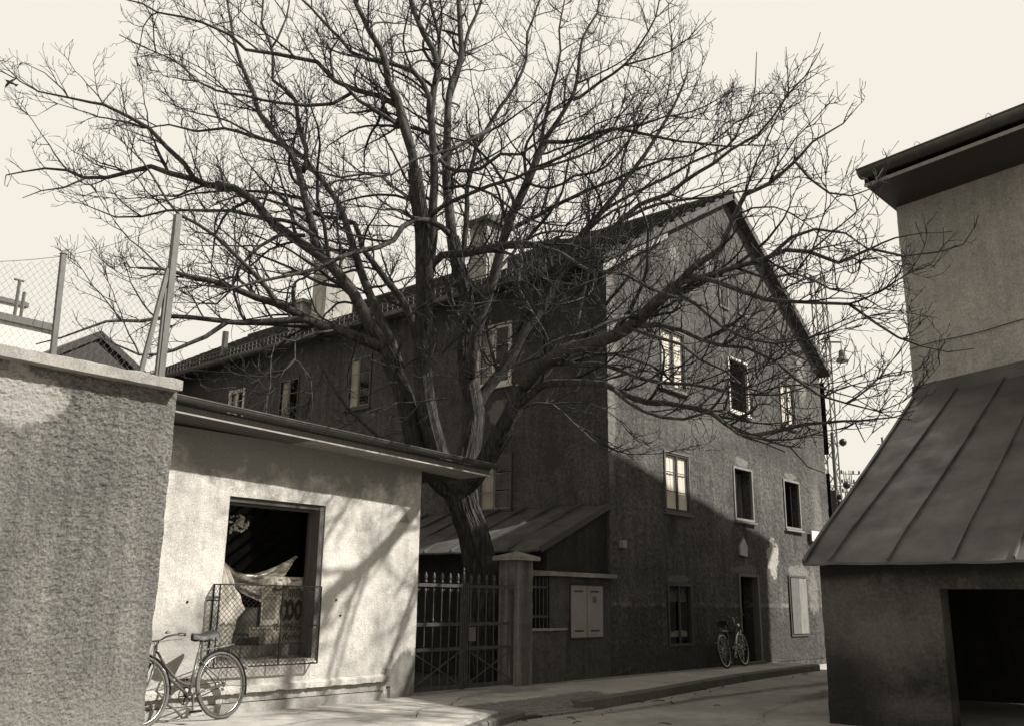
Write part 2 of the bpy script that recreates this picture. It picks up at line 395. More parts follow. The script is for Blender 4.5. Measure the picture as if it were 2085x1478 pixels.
pave.prism([(-14, -5.4, -.13), (-6.6, -2.6, -.13), (-5.25, -2.0, -.13), (-5.25, -.5, -.13), (-14, -.5, -.13)], (0, 0, .112)); pave.prism([(-2.35, -1.85, -.13), (-1.4, -1.75, -.13), (2, -1.25, -.13), (6.4, -.95, -.13), (6.4, -.5, -.13), (-2.35, -.5, -.13)], (0, 0, .112)); pave.box(-5.25, -2.35, -1.25, -.9, -.13, -.06)
pave = pave.build('pavement', 'pave', kind='structure')
def dip(x, y):
    # the crossover in front of the gate drops towards the road
    f = max(0, 1 - abs(x + 4.4) / 1.3); f = f * f * (3 - 2 * f)
    return -.10 * f * max(0, min(1, (-y - .9) / 1.1))
ends = [-15, -11.6, -9.2, -7.1, -5.25, -3.75, -2.35, .3, 2.6, 4.7, 6.42]
for a, c in zip(ends, ends[1:]):
    in_apron = -5.3 < a < -2.4
    def yf(x, ap=in_apron):
        k = kerb_y(x) + .16
        return (max(k, -1.28) if ap else k, .3)
    slab(B(), (a + .008, c - .008), yf, ztfun=dip).build('paving_panel', 'pave', pave)
# two long cracks and gaps in the pavement are thin dark grooves
gr = B()
for pts in ([(-6.5, -1.9), (-5.9, -1.35), (-5.3, -1.25), (-4.6, -.75), (-3.9, -.62), (-3.3, -.5)], [(-4.9, -.45), (-4.4, -.62), (-4.05, -1.0), (-3.75, -1.05), (-3.4, -1.25)], [(-8.2, -1.5), (-7.4, -1.3), (-6.8, -1.55)]):
    for (xa, ya), (xb, yb) in zip(pts, pts[1:]):
        n_ = 6
        for i in range(n_):
            p = V((xa + (xb - xa) * i / n_, ya + (yb - ya) * i / n_, 0)); q = V((xa + (xb - xa) * (i + 1) / n_, ya + (yb - ya) * (i + 1) / n_, 0))
            p += V((noise.noise(p * 5), noise.noise(p * 5 + V((9, 0, 0))), 0)) * .04; q += V((noise.noise(q * 5), noise.noise(q * 5 + V((9, 0, 0))), 0)) * .04
            p.z = dip(p.x, p.y) + .0075; q.z = dip(q.x, q.y) + .0075; s_ = (q - p).cross(EZ).normalized() * random.uniform(.002, .008)
            gr.add([p - s_, q - s_, q + s_, p + s_], [(0, 1, 2, 3)])
gr.build('crack_filling', 'soil', pave)
kb = thing('kerb', (0, -1.5, -.12), 'long granite kerb stepping down from the pavement to the road', 'kerb')
x = -11.0
while x < 6.4:
    L = random.uniform(.85, 1.15); x1 = min(x + L, 6.45)
    if -5.0 < (x + x1) / 2 < -3.6: x = x1; continue
    a = V((x + .010, kerb_y(x), 0)); c = V((x1 - .010, kerb_y(x1), 0)); d = (c - a).normalized(); n_ = V((-d.y, d.x, 0))
    drop = -.045 if x < -4.9 else 0
    b = B(); k = 6; o = 0
    for i in range(k + 1):
        p = a + (c - a) * i / k; w1 = .006 * noise.noise(p * 6)
        for q, z in ((p + n_ * .16, 0.004), (p + n_ * .02, .004 + w1), (p - n_ * .004, -.012 + w1), (p - n_ * (.008 + w1), -.16)): b.v.append(q + EZ * (z + drop))
    for i in range(k):
        for j in range(3): b.f.append((i * 4 + j, i * 4 + j + 1, i * 4 + j + 5, i * 4 + j + 4))
    b.f += [(0, 1, 2, 3), tuple(k * 4 + j for j in (3, 2, 1, 0))]
    b.build('kerb_stone', 'kerb', kb)
    x = x1
rc = B()
for k in range(26):
    x_ = random.uniform(-6, 5.5); y_ = kerb_y(x_) - random.uniform(.05, .5 if k % 2 else 2.0); a_ = random.uniform(0, 3.1); L = random.uniform(.03, .22)
    p = V((x_, y_, -.112)); d = V((cos(a_), sin(a_), 0)); rc.tube([p, p + d * L * .5 + V((0, .01, .008)), p + d * L], [.006, .007, .003], 4)
rc.build('fallen_twigs', 'soil', kind='stuff'); bpy.data.objects['fallen_twigs']['label'] = 'scattered broken twigs lying along the gutter of the road'; bpy.data.objects['fallen_twigs']['category'] = 'twigs'
cr = B()
for pts in ([(-2.2, -3.9), (-.8, -3.6), (.6, -3.5), (1.6, -3.1), (3.0, -2.9)], [(.6, -3.5), (.9, -2.9), (1.6, -2.4)], [(-3.4, -4.4), (-2.6, -4.1), (-2.2, -3.9)]):
    for (xa, ya), (xb, yb) in zip(pts, pts[1:]):
        for i in range(10):
            p = V((xa + (xb - xa) * i / 10, ya + (yb - ya) * i / 10, 0)); q = V((xa + (xb - xa) * (i + 1) / 10, ya + (yb - ya) * (i + 1) / 10, 0))
            p += V((noise.noise(p * 4), noise.noise(p * 4 + V((9, 0, 0))), 0)) * .08; q += V((noise.noise(q * 4), noise.noise(q * 4 + V((9, 0, 0))), 0)) * .08
            p.z = q.z = -.1105; s_ = (q - p).cross(EZ).normalized() * random.uniform(.002, .006)
            cr.add([p - s_, q - s_, q + s_, p + s_], [(0, 1, 2, 3)])
cr.build('crack_filling', 'soil', bpy.data.objects['road'])
# cobbled crossover
ap = B().prism([(-5.24, -1.26, -.2), (-2.36, -1.26, -.2), (-2.36, -1.86, -.2), (-3.7, -2.12, -.2), (-5.1, -2.12, -.2)], (0, 0, .095)).build('crossover_bed', 'soil', kind='structure')
sm = None
for r in range(9):
    y = -1.34 - r * .105
    x = -5.22 + (r % 2) * .06
    while x < -2.3:
        wd = random.uniform(.10, .145)
        if y < kerb_y(x) - .02 or (y < kerb_y(x) + .16 and not (-5.05 < x < -3.55)): x += wd; continue
        zt = min(-.005, -.012 - .085 * max(0, min(1, (-y - 1.3) / .85))) + random.uniform(-.006, .006)
        if sm is None:
            sb = B(); sb.add([(i * .5, j * .5, -.08) for i, j in ((-1, -1), (1, -1), (1, 1), (-1, 1))] + [(i * .5, j * .5, -.012) for i, j in ((-1, -1), (1, -1), (1, 1), (-1, 1))] + [(i * .38, j * .38, 0) for i, j in ((-1, -1), (1, -1), (1, 1), (-1, 1))],
                   [(i, (i + 1) % 4, 4 + (i + 1) % 4, 4 + i) for i in range(4)] + [(4 + i, 4 + (i + 1) % 4, 8 + (i + 1) % 4, 8 + i) for i in range(4)] + [(8, 9, 10, 11)])
            sm = sb.build('sett', 'sett', ap); so_ = sm
        else: so_ = share(sm, ap)
        so_.location = (x + wd / 2, y, zt); so_.scale = (wd - .012, .094, 1); so_.rotation_euler = (random.uniform(-.04, .04), random.uniform(-.04, .04), random.uniform(-.06, .06))
        x += wd
B().add([(-9.4, .02, -.01), (0, .02, -.01), (0, 16, -.01), (-9.4, 16, -.01)], [(0, 1, 2, 3)]).build('yard', 'soil', kind='structure')

# ------------------------------------------------------------------ the big house
HW = 10.1; RZ = 10.86; RU = 5.12
def hprof(x): return 7.72 + (RZ - .15 - 7.72) * (x / RU) if x < RU else RZ - .15 - (RZ - .15 - 7.72) * (x - RU) / (HW - RU)
house = thing('gabled_house', (5, 6, 0), 'tall gabled house with stained grey render and tiled roof behind the bare tree', 'house')
GW = [(1.95, 2.87, 3.04, 4.20, .07, 'white'), (4.86, 5.72, 3.08, 4.22, .24, 'open'), (7.42, 8.28, 3.06, 4.20, .24, 'open2'),
      (1.93, 2.87, 5.57, 6.82, .07, 'white'), (4.85, 5.76, 5.53, 6.76, .2, 'whiteopen'), (7.55, 8.34, 5.62, 6.72, .07, 'white'),
      (4.55, 5.0, 7.9, 8.75, .15, 'small'), (5.5, 5.95, 7.95, 8.8, .15, 'small'),
      (1.92, 2.84, .45, 1.63, .14, 'darkshop'), (7.38, 8.32, .56, 1.90, .06, 'shutter'), (4.92, 5.74, 0.06, 1.86, .35, 'door')]
gh = [(a, b_, c, d, e) for a, b_, c, d, e, k in GW]
gb = wallgrid((0, 0, 0), EX, -EY, HW, RZ, [h[:4] for h in gh if h[3] < 7.6], .065, .010, prof=hprof, zsplit=7.6)
reveals(gb, (0, 0, 0), EX, -EY, [h for h in gh if h[3] < 7.6], .2)
gable = gb.build('gable_wall', 'house', house)
SW = [(2.41, 3.33, 5.6, 6.88, .06, 'whiteside'), (6.80, 7.65, 5.68, 6.92, .06, 'darkside'), (9.6, 10.44, 5.6, 6.78, .06, 'darkside'), (12.04, 12.74, 5.9, 6.80, .06, 'whiteside'),
      (2.36, 3.26, 3.02, 4.12, .06, 'darkside')]
sh_ = [h[:5] for h in SW]
sb_ = wallgrid((0, 20, 0), -EY, -EX, 20, 7.75, [(20 - h[1], 20 - h[0], h[2], h[3]) for h in sh_], .1, .010)
reveals(sb_, (0, 20, 0), -EY, -EX, [(20 - h[1], 20 - h[0], h[2], h[3], h[4]) for h in sh_], .1)
sb_.build('side_wall', 'side', house)
B().box(HW - .3, HW, .05, 20, 0, 7.7).box(.3, HW, 19.7, 20, 0, 7.7).build('back_wall', 'house', house)
# attic vents are drawn on the wall as shallow frames above the eaves
B().box(6.3, HW + .01, .012, 20, -.16, .02).box(.012, 6.3, .02, 20, -.16, .02).build('footing', 'house', house)
def rim(b, o, ex, ey, w_, h_, t_, y0, y1):
    b.fbox(o, ex, ey, EZ, 0, w_, y0, y1, 0, t_); b.fbox(o, ex, ey, EZ, 0, w_, y0, y1, h_ - t_, h_)
    b.fbox(o, ex, ey, EZ, 0, t_, y0 + .001, y1 - .001, t_, h_ - t_); b.fbox(o, ex, ey, EZ, w_ - t_, w_, y0 + .001, y1 - .001, t_, h_ - t_); return b
def window(root, o, ex, ey, w_, h_, style):
    """ex across, ey outward; o is the lower corner of the opening on the wall face"""
    o = V(o)
    fm, sm_, cm = {'white': ('wood', 'darkwood', 'curtain'), 'whiteside': ('white', 'white', 'far'), 'darkside': ('darkwood', 'palewood', 'far'),
                   'open': ('palewood', 'palewood', None), 'open2': ('palewood', 'white', None), 'whiteopen': ('white', 'wood', None), 'small': ('wood', 'darkwood', None)}[style]
    t = {'white': .035, 'whiteside': .075}.get(style, .05)
    fr = rim(B(), o - ex * .03 - EZ * .03, ex, ey, w_ + .06, h_ + .06, t, -.03, .028).build('window', fm, house if root is None else root)
    b = B().fbox(o, ex, ey, EZ, -.08, w_ + .08, .03, .075, -.085, -.045); b.build('sill', fm if style != 'white' else 'wood', fr)
    deep = style in ('open', 'open2', 'whiteopen', 'small')
    y = .012 if not deep else -.2
    mid = w_ / 2
    for k, (a, c) in enumerate(((.02, mid - .008), (mid + .008, w_ - .02))):
        if deep and k == 1 and style != 'whiteopen' and style != 'small': continue      # that casement stands open inside
        sb2 = rim(B(), o + ex * a + EZ * .02, ex, ey, c - a, h_ - .04, .045 if style == 'whiteside' else .022, y - .035, y)
        for q in (1, 2): sb2.fbox(o, ex, ey, EZ, a + .04, c - .04, y - .028, y - .006, h_ * q / 3 - .007, h_ * q / 3 + .007)
        sb2.build('sash', sm_, fr)
        for q in range(3):
            B().fbox(o, ex, ey, EZ, a + .041, c - .041, y - .02, y - .017, h_ * q / 3 + .03, h_ * (q + 1) / 3 - .012).build('pane', 'glass', fr)
    if cm == 'far':
        B().fbox(o, ex, ey, EZ, .05, w_ * .46, -.08, -.075, .03, h_ - .05).build('curtain', 'dimcurtain', fr)
    elif cm:
        cb = B(); n_ = 40
        for i in range(n_ + 1):
            xx = .03 + (w_ - .06) * i / n_; dy = -.045 + .006 * sin(i * 1.1) + .004 * sin(i * 2.7)
            for z in (.03, h_ - .05): cb.v.append(o + ex * xx + ey * dy + EZ * z)
        for i in range(n_): cb.f.append((2 * i, 2 * i + 2, 2 * i + 3, 2 * i + 1))
        cb.build('curtain', cm, fr)
    else:
        # an open casement folded against the inner jamb and a strip of net curtain behind
        B().fbox(o, ex, ey, EZ, w_ - .05, w_ - .012, -.62, -.24, .03, h_ - .03).build('open_sash', sm_, fr)
        if style != 'small':
            cb = B(); n_ = 14
            for i in range(n_ + 1):
                xx = w_ * (.30 + .40 * i / n_); dy = -.36 + .03 * sin(i * 1.9)
                for z in (.03, h_ * .95): cb.v.append(o + ex * xx + ey * dy + EZ * z)
            for i in range(n_): cb.f.append((2 * i, 2 * i + 2, 2 * i + 3, 2 * i + 1))
            cb.build('curtain', 'dimcurtain' if style != 'open2' else 'wood', fr)
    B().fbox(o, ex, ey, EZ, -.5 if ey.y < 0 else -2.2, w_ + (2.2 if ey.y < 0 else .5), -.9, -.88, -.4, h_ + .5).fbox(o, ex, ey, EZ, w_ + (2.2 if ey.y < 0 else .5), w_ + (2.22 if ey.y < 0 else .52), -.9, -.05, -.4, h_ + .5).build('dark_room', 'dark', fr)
    return fr
for a, c, z0, z1, dp, st in GW:
    if st in ('darkshop', 'shutter', 'door'): continue
    if z1 > 7.6:
        f = rim(B(), V((a, 0, z0)), EX, -EY, c - a, z1 - z0, .05, -.02, .03).build('window', 'wood', house)
        B().box(a + .05, c - .05, -.016, .02, z0 + .05, z1 - .05).build('pane', 'blackiron', f)
        continue
    window(house, (a, 0, z0), EX, -EY, c - a, z1 - z0, st)
for a, c, z0, z1, dp, st in SW: window(house, (0, c, z0), -EY, -EX, c - a, z1 - z0, st)
# shop-like dark ground-floor window with things on its sill
o = V((1.92, 0, .45)); f = rim(B(), o, EX, -EY, .92, 1.18, .05, -.06, .02).build('window', 'darkwood', house, label='dark ground-floor window with pale oddments along its bottom')
B().add([(1.97, .04, .5), (2.79, .04, .5), (2.79, .04, 1.58), (1.97, .04, 1.58)], [(0, 1, 2, 3)]).build('pane', 'dirtyglass', f); B().box(2.36, 2.40, .0, .035, .5, 1.58).build('mullion', 'darkwood', f)
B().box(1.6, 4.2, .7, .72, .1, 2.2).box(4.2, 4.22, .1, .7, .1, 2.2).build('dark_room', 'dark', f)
b = B()
for i in range(9): xx = 2.0 + i * .085; b.box(xx, xx + .06, .07, .13, .62, .70 + .05 * random.random())
b.build('pale_cloth', 'dimcurtain', f)
b = B(); 
for i in range(12): xx = 2.0 + i * .064; b.box(xx, xx + .05, .08, .10, 1.28, 1.52 - .04 * (i % 3))
b.build('net_valance', 'wood', f)
# closed wooden shutters
f = B(); rim(f, V((7.36, 0, .53)), EX, -EY, .98, 1.40, .045, -.02, .03); f = f.build('shutter_frame', 'darkwood', house)
for k, (a, c, mt) in enumerate(((7.42, 7.85, 'wood'), (7.86, 8.29, 'palewood'))):
    B().box(a, c, -.05, -.015, .59, 1.87).build('shutter', mt, f)
# door: dark opening, wooden frame, leaf folded in, downpipe-like post left
f = B().box(4.86, 4.93, -.02, .12, .06, 1.90).box(5.73, 5.81, -.03, .12, .06, 1.90).box(4.93, 5.73, -.02, .12, 1.84, 1.90).build('door_frame', 'wood', house)
B().box(4.96, 5.0, .12, .75, .08, 1.83).build('door_leaf', 'darkwood', f)
B().tube([(5.04, .16, .08), (5.04, .16, 1.3)], .05, 10).build('post', 'wood', f)
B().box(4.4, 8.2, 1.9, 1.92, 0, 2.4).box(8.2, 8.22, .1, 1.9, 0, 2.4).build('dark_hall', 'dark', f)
B().box(4.9, 5.78, -.12, .3, .0, .06).build('doorstep', 'kerb', f)
# pointed plaque and small lamp box on the wall
B().prism([(4.92, -.05, 2.30), (5.26, -.05, 2.27), (5.28, -.05, 2.5), (5.12, -.05, 2.68), (4.94, -.05, 2.5)], (0, .06, 0)).build('wall_plaque', 'cabinet', house)
B().box(.30, .42, -.09, .03, 2.22, 2.36).build('junction_box', 'cabinet', house)
# roof
roof = thing_roof = None
sl_l = (RZ - 7.60) / (RU + .45)
rf = B()
ed = [(-.45, 7.60), (RU, RZ), (HW + .35, 7.42)]
for (xa, za), (xb, zb) in zip(ed, ed[1:]):
    d = V((xb - xa, 0, zb - za)).normalized(); n_ = V((-d.z, 0, d.x))
    a = V((xa, -.20, za)); c = V((xb, -.20, zb))
    rf.prism([a - n_ * .12, c - n_ * .12, c, a], (0, 20.5, 0))
roofo = rf.build('roof', 'darkwood', house)
# tiles in courses: real overlapping pieces
def courses(pa, pb, y0, y1, name, every=.2):
    b = B(); d = (pb - pa); L = d.length; d.normalize(); n_ = V((-d.z, 0, d.x)); rows = int(L / .27)
    for r in range(rows):
        s0 = r * L / rows; s1 = s0 + L / rows + .05
        yy = y0 + (r % 2) * every / 2
        while yy < y1:
            h0 = .045 + random.uniform(0, .012); h1 = .015
            p = pa + d * s0; q = pa + d * s1
            y2 = yy + every - .012
            b.add([V((p.x, yy, p.z)) + n_ * h0, V((p.x, y2, p.z)) + n_ * h0, V((q.x, y2, q.z)) + n_ * h1, V((q.x, yy, q.z)) + n_ * h1, V((p.x, yy, p.z)) + n_ * .012, V((p.x, y2, p.z)) + n_ * .012, V((q.x, yy, q.z)), V((q.x, y2, q.z))],
                  [(0, 1, 2, 3), (4, 5, 1, 0), (4, 0, 3, 6), (1, 5, 7, 2)])
            yy += every
    o_ = b.build(name, 'tile', roofo, kind='stuff'); return o_
courses(V((-.5, 0, 7.575)), V((RU, 0, RZ)), -.22, 20, 'roof_tiles')
courses(V((HW + .55, 0, 7.49)), V((RU, 0, RZ)), -.34, 6, 'roof_tiles') if False else None
bb = B(); d = V((RU - HW - .35, 0, RZ - 7.42)).normalized(); n_ = V((-d.z, 0, d.x)) * -1
Lr = V((RU - HW - .35, 0, RZ - 7.42)).length
for r in range(22):
    for k in range(14):
        p = V((HW + .35, -.22 + k * .22, 7.42)) + d * (r * Lr / 22)
        q = p + d * (Lr / 22 + .04); up_ = V((-d.z, 0, d.x)); up_ = up_ if up_.z > 0 else -up_
        bb.add([p + up_ * .05, p + up_ * .05 + EY * .205, q + up_ * .02 + EY * .205, q + up_ * .02, p, p + EY * .205, q, q + EY * .205], [(0, 1, 2, 3), (4, 5, 1, 0), (4, 0, 3, 6), (1, 5, 7, 2)])
bb.build('roof_tiles', 'tile', roofo, kind='stuff')
B().tube([(RU, -.22, RZ + .02), (RU, 20, RZ + .02)], .09, 8).build('ridge', 'tile', roofo)
# barge boards
for (xa, za), (xb, zb), nm in ((ed[0], ed[1], 0), (ed[1], ed[2], 1)):
    d = V((xb - xa, 0, zb - za)).normalized(); n_ = V((-d.z, 0, d.x)); a = V((xa, -.225, za)); c = V((xb, -.225, zb))
    B().prism([a - n_ * .13, c - n_ * .13, c - n_ * .0, a - n_ * .0], (0, .022, 0)).build('barge_board', 'darkwood', roofo)
B().prism([(-.3, -.15, 7.50), (2.1, -.15, 7.50 + 2.4 * sl_l), (2.1, -.15, 7.38 + 2.4 * sl_l), (-.3, -.15, 7.34)], (0, .1, 0)).build('verge_soffit', 'palefascia', roofo)
# gutter and snow guard
gb2 = B(); 
prof = [(-.53 + .085 * cos(a), 7.56 + .085 * sin(a)) for a in [pi + pi * i / 8 for i in range(9)]]
for y in (-.35, 20):
    for x_, z_ in prof: gb2.v.append(V((x_, y, z_)))
for i in range(8): gb2.f.append((i, i + 1, 10 + i, 9 + i))
gb2.bar((-.615, -.35, 7.565), (-.615, 20, 7.565), .02).build('gutter', 'gutter', roofo, smooth=False)
sgb = B()
for zz in (.03, .13, .24):
    sgb.bar((-.28, -.3, 7.72 + zz), (-.28, 19, 7.72 + zz), .02, .02)
for i in range(110): y = -.3 + i * .175; sgb.bar((-.28, y, 7.70), (-.28, y, 7.98), .016)
sgb.build('snow_guard', 'wood', roofo)
B().tube([(-.12, .25, 7.3), (-.12, .25, 5.0), (-.12, .25, .2)], .0, 6) if False else None
# chimneys stand on the roof and belong to it
def chimney(x0, y0, wx, wy, ztop, cap=True, band=True):
    zb = 7.6 + (x0 + .45) * sl_l - .2
    b = B().box(x0, x0 + wx, y0, y0 + wy, zb, ztop)
    if band: b.box(x0 - .05, x0 + wx + .05, y0 - .05, y0 + wy + .05, zb, zb + .62)
    c = b.build('chimney', 'chimney', roofo)
    if cap:
        B().prism([(x0 - .12, y0 - .12, ztop + .003), (x0 + wx + .12, y0 - .12, ztop + .003), (x0 + wx + .12, y0 - .12, ztop + .09), (x0 + wx / 2, y0 - .12, ztop + .26), (x0 - .12, y0 - .12, ztop + .09)], (0, wy + .24, 0)).build('chimney_cap', 'darkwood', roofo) if cap == 2 else \
            B().box(x0 - .09, x0 + wx + .09, y0 - .09, y0 + wy + .09, ztop + .003, ztop + .10).build('chimney_cap', 'concrete', roofo)
    return c
chimney(1.2, 4.25, .75, .55, 10.05, 2); chimney(1.2, 10.3, .95, .62, 10.85); chimney(1.2, 11.35, .75, .5, 9.45); 
B().tube([(.2, 13.6, 8.0), (.2, 13.6, 8.75)], .09, 10).build('vent_pipe', 'gutter', roofo)

# ------------------------------------------------------------------ annex with sheet roof in the yard
ax = thing('yard_annex', (-1, 2.5, 0), 'low dark annex with an old sheet-metal lean-to roof against the house side', 'annex')
b = B().prism([(-1.75, .05, 0), (0, .05, 0), (0, .05, 2.85), (-1.75, .05, 2.12)], (0, .14, 0)).box(-1.75, -1.62, .19, 6, 0, 2.1)
b.build('wall', 'yarddark', ax)
ys = [-.02, .62, 1.3, 1.98, 2.66, 3.34, 4.02, 4.7, 5.4]
for ya, yb in zip(ys, ys[1:]):
    b = B(); n_ = 12
    for i in range(n_ + 1):
        f = i / n_; x_ = -2.06 + 2.06 * f
        z_ = 2.14 + (2.99 - 2.14) * f - .06 * max(0, (.18 - f) / .18)
        for j, y in enumerate((ya, (ya + yb) / 2, yb)):
            b.v.append(V((x_, y, z_ + .03 * noise.noise(V((x_ * 1.5, y * 1.5, 2))) - (.012 if j == 1 else 0))))
    for i in range(n_):
        for j in range(2): b.f.append((i * 3 + j, i * 3 + 3 + j, i * 3 + 4 + j, i * 3 + 1 + j))
    k = len(b.v); b.v += [p - EZ * .03 for p in b.v[:k]]; b.f += [tuple(q + k for q in f_)[::-1] for f_ in b.f]
    for i in range(n_):
        for j in (0, 2): b.f.append((i * 3 + j, i * 3 + 3 + j, k + i * 3 + 3 + j, k + i * 3 + j))
    b.f.append((0, 1, k + 1, k)); b.f.append((1, 2, k + 2, k + 1))
    b.build('roof_sheet', 'oldsheet', ax, smooth=False)
    B().bar((-2.05, yb, 2.10), (-.0, yb, 3.03), .03, .05).build('seam', 'oldsheet', ax)
B().bar((-2.0, -.01, 2.08), (0, -.01, 2.95), .04, .10).build('rafter', 'darkwood', ax)

# ------------------------------------------------------------------ yard front: pillar, low wall, railing, meter block
pl = thing('gate_pillar', (-2.48, .1, 0), 'square rendered gate pillar with pyramid cap, right of the iron gate', 'pillar')
wallgrid((-2.68, -.1, 0), EX, -EY, .38, 1.88, (), .04, .006).build('pillar_face', 'pillar', pl)
B().box(-2.682, -2.302, -.085, .28, 0, 1.88).build('shaft', 'pillar', pl)
b = B().box(-2.76, -2.22, -.19, .36, 1.88, 1.94).add([(-2.76, -.19, 1.94), (-2.22, -.19, 1.94), (-2.22, .36, 1.94), (-2.76, .36, 1.94), (-2.49, .08, 2.03)], [(0, 1, 4), (1, 2, 4), (2, 3, 4), (3, 0, 4)])
b.build('pyramid_cap', 'concrete', pl)
lw = thing('low_yard_wall', (-1.85, 0, 0), 'knee-high rough wall carrying railings between pillar and meter block', 'wall')
wallgrid((-2.30, -.06, 0), EX, -EY, .92, .80, (), .04, .012).build('wall_face', 'lowwall', lw)
B().box(-2.30, -1.38, -.05, .16, 0, .795).build('wall_core', 'lowwall', lw)
B().box(-2.30, -1.37, -.085, .17, .8, .835).build('coping', 'concrete', lw)
rl = thing('railing', (-2.0, .05, .83), 'short iron railing on the low wall beside the pillar', 'railing')
for z in (1.02, 1.48): B().bar((-2.29, .05, z), (-1.7, .05, z), .03, .035).build('rail', 'iron', rl)
rbar = None
for i in range(6):
    o_ = B().tube([(-2.24 + i * .1, .05, .84), (-2.24 + i * .1, .05, 1.58), (-2.24 + i * .1, .05, 1.64)], [.010, .010, .003], 6).build('bar', 'iron', rl)
mb = thing('meter_block', (-.88, .1, 0), 'rendered block with slab top and two pale cabinet doors beside the house corner', 'meter block')
wallgrid((-1.72, 0, 0), EX, -EY, 1.71, 1.66, [(.53, 1.50, .66, 1.56)], .05, .010).build('wall_face', 'lowwall', mb)
B().box(-1.72, -.02, .03, .05, 0, 1.66).box(-1.72, -1.70, 0, .4, 0, 1.66).build('wall_core', 'lowwall', mb)
b = B(); xs = [-1.82 + 1.86 * i / 20 for i in range(21)]
for i, x_ in enumerate(xs):
    w1 = .012 * noise.noise(V((x_ * 5, 0, 0)))
    for y_, z_ in ((-.12 + w1, 1.665), (-.13 + w1, 1.73 + w1), (.3, 1.76), (.3, 1.665)): b.v.append(V((x_, y_, z_)))
for i in range(20):
    for j in range(4): b.f.append((i * 4 + j, i * 4 + 4 + j, i * 4 + 4 + (j + 1) % 4, i * 4 + (j + 1) % 4))
b.f += [(0, 1, 2, 3), (83, 82, 81, 80)]; b.build('slab_top', 'concrete', mb)
cf = rim(B(), V((-1.20, 0, .65)), EX, -EY, .98, .90, .02, -.02, .018).build('cabinet_frame', 'blackiron', mb)
for a, c in ((-1.175, -.728), (-.707, -.245)):
    dr = B().box(a, c, -.012, .02, .675, 1.525).build('cabinet_door', 'cabinet', mb)
    sl2 = B()
    for zc in (.78, 1.43):
        for i in range(12): sl2.box(a + .1 + i * .021, a + .112 + i * .021, -.016, -.012, zc - .014, zc + .014)
    sl2.build('vent_slots', 'blackiron', dr)
B().box(-.55, -.44, -.018, -.012, 1.24, 1.35).build('plate', 'wood', mb)

# ------------------------------------------------------------------ iron gate
gt = thing('iron_gate', (-3.8, -.05, 0), 'double-leaf wrought iron gate with knobbed bars closing the yard under the tree', 'gate')
def leaf(x0, x1):
    lf = B().box(x0, x0 + .03, -.065, -.035, .03, 1.5).box(x1 - .03, x1, -.065, -.035, .03, 1.5).build('gate_leaf', 'iron', gt)
    for z, h_ in ((.06, .06), (.58, .045), (.92, .045), (1.46, .045)): B().box(x0 + .03, x1 - .03, -.075, -.05, z - h_ / 2, z + h_ / 2).build('rail', 'iron', lf)
    n_ = 6
    for i in range(n_):
        x_ = x0 + .09 + (x1 - x0 - .18) * i / (n_ - 1)
        B().tube([(x_, -.04, .05), (x_, -.04, 1.5)], .009, 6).lathe((x_, -.04, 0), [(.009, 1.36), (.018, 1.37), (.018, 1.40), (.010, 1.415), (.010, 1.49), (.022, 1.50), (.022, 1.515), (.012, 1.53), (.020, 1.56), (.021, 1.59), (.013, 1.62), (.004, 1.64)], 8).lathe((x_, -.04, 0), [(.009, .95), (.015, .96), (.015, .985), (.009, 1.0)], 6).build('bar', 'iron', lf)
    for s_ in (0, 1):
        xa, xb = (x0 + .04, x1 - .05) if s_ == 0 else (x1 - .05, x0 + .04)
        B().bar((xa, -.072 - .004 * s_, .54), (xb, -.072 - .004 * s_, .1), .006, .018).build('brace', 'iron', lf)
    sc = B()
    for i in range(n_):
        x_ = x0 + .09 + (x1 - x0 - .18) * i / (n_ - 1)
        for z_ in (1.42, .965): sc.ring((x_ + .035, -.045, z_), (0, 1, 0), .026, .004, 10, 4, 0, pi * 1.2)
    sc.build('scrollwork', 'iron', lf)
    return lf
leaf(-4.86, -3.86); l2 = leaf(-3.76, -2.72)
B().box(-3.855, -3.83, -.07, -.03, .02, 1.62).box(-3.815, -3.79, -.07, -.03, .02, 1.52).lathe((-3.84, -.05, 1.6), [(.018, 0), (.018, .05), (.01, .06), (.016, .09), (.004, .13)], 8).build('meeting_stile', 'iron', gt)
B().box(-3.74, -3.60, -.09, -.076, .68, .88).build('lock_plate', 'wood', gt)

# ------------------------------------------------------------------ the pale workshop with its window
shop = thing('workshop', (-7, 2, 0), 'low pale rendered workshop with flat overhanging roof and one barred window', 'workshop')
SY = -.15; SX0 = -9.6; SX1 = -4.87
hole = (-7.93 - SX0, -6.53 - SX0, .52, 2.40)
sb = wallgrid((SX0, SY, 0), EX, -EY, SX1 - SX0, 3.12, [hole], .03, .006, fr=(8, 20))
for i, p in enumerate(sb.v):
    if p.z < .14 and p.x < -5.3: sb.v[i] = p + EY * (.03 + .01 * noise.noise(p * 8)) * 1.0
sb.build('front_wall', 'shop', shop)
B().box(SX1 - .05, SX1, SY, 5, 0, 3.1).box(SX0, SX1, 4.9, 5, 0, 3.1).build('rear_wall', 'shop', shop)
rv = B(); reveals(rv, (SX0, SY, 0), EX, -EY, [hole], .24); rv.build('window_reveal', 'shop', shop)
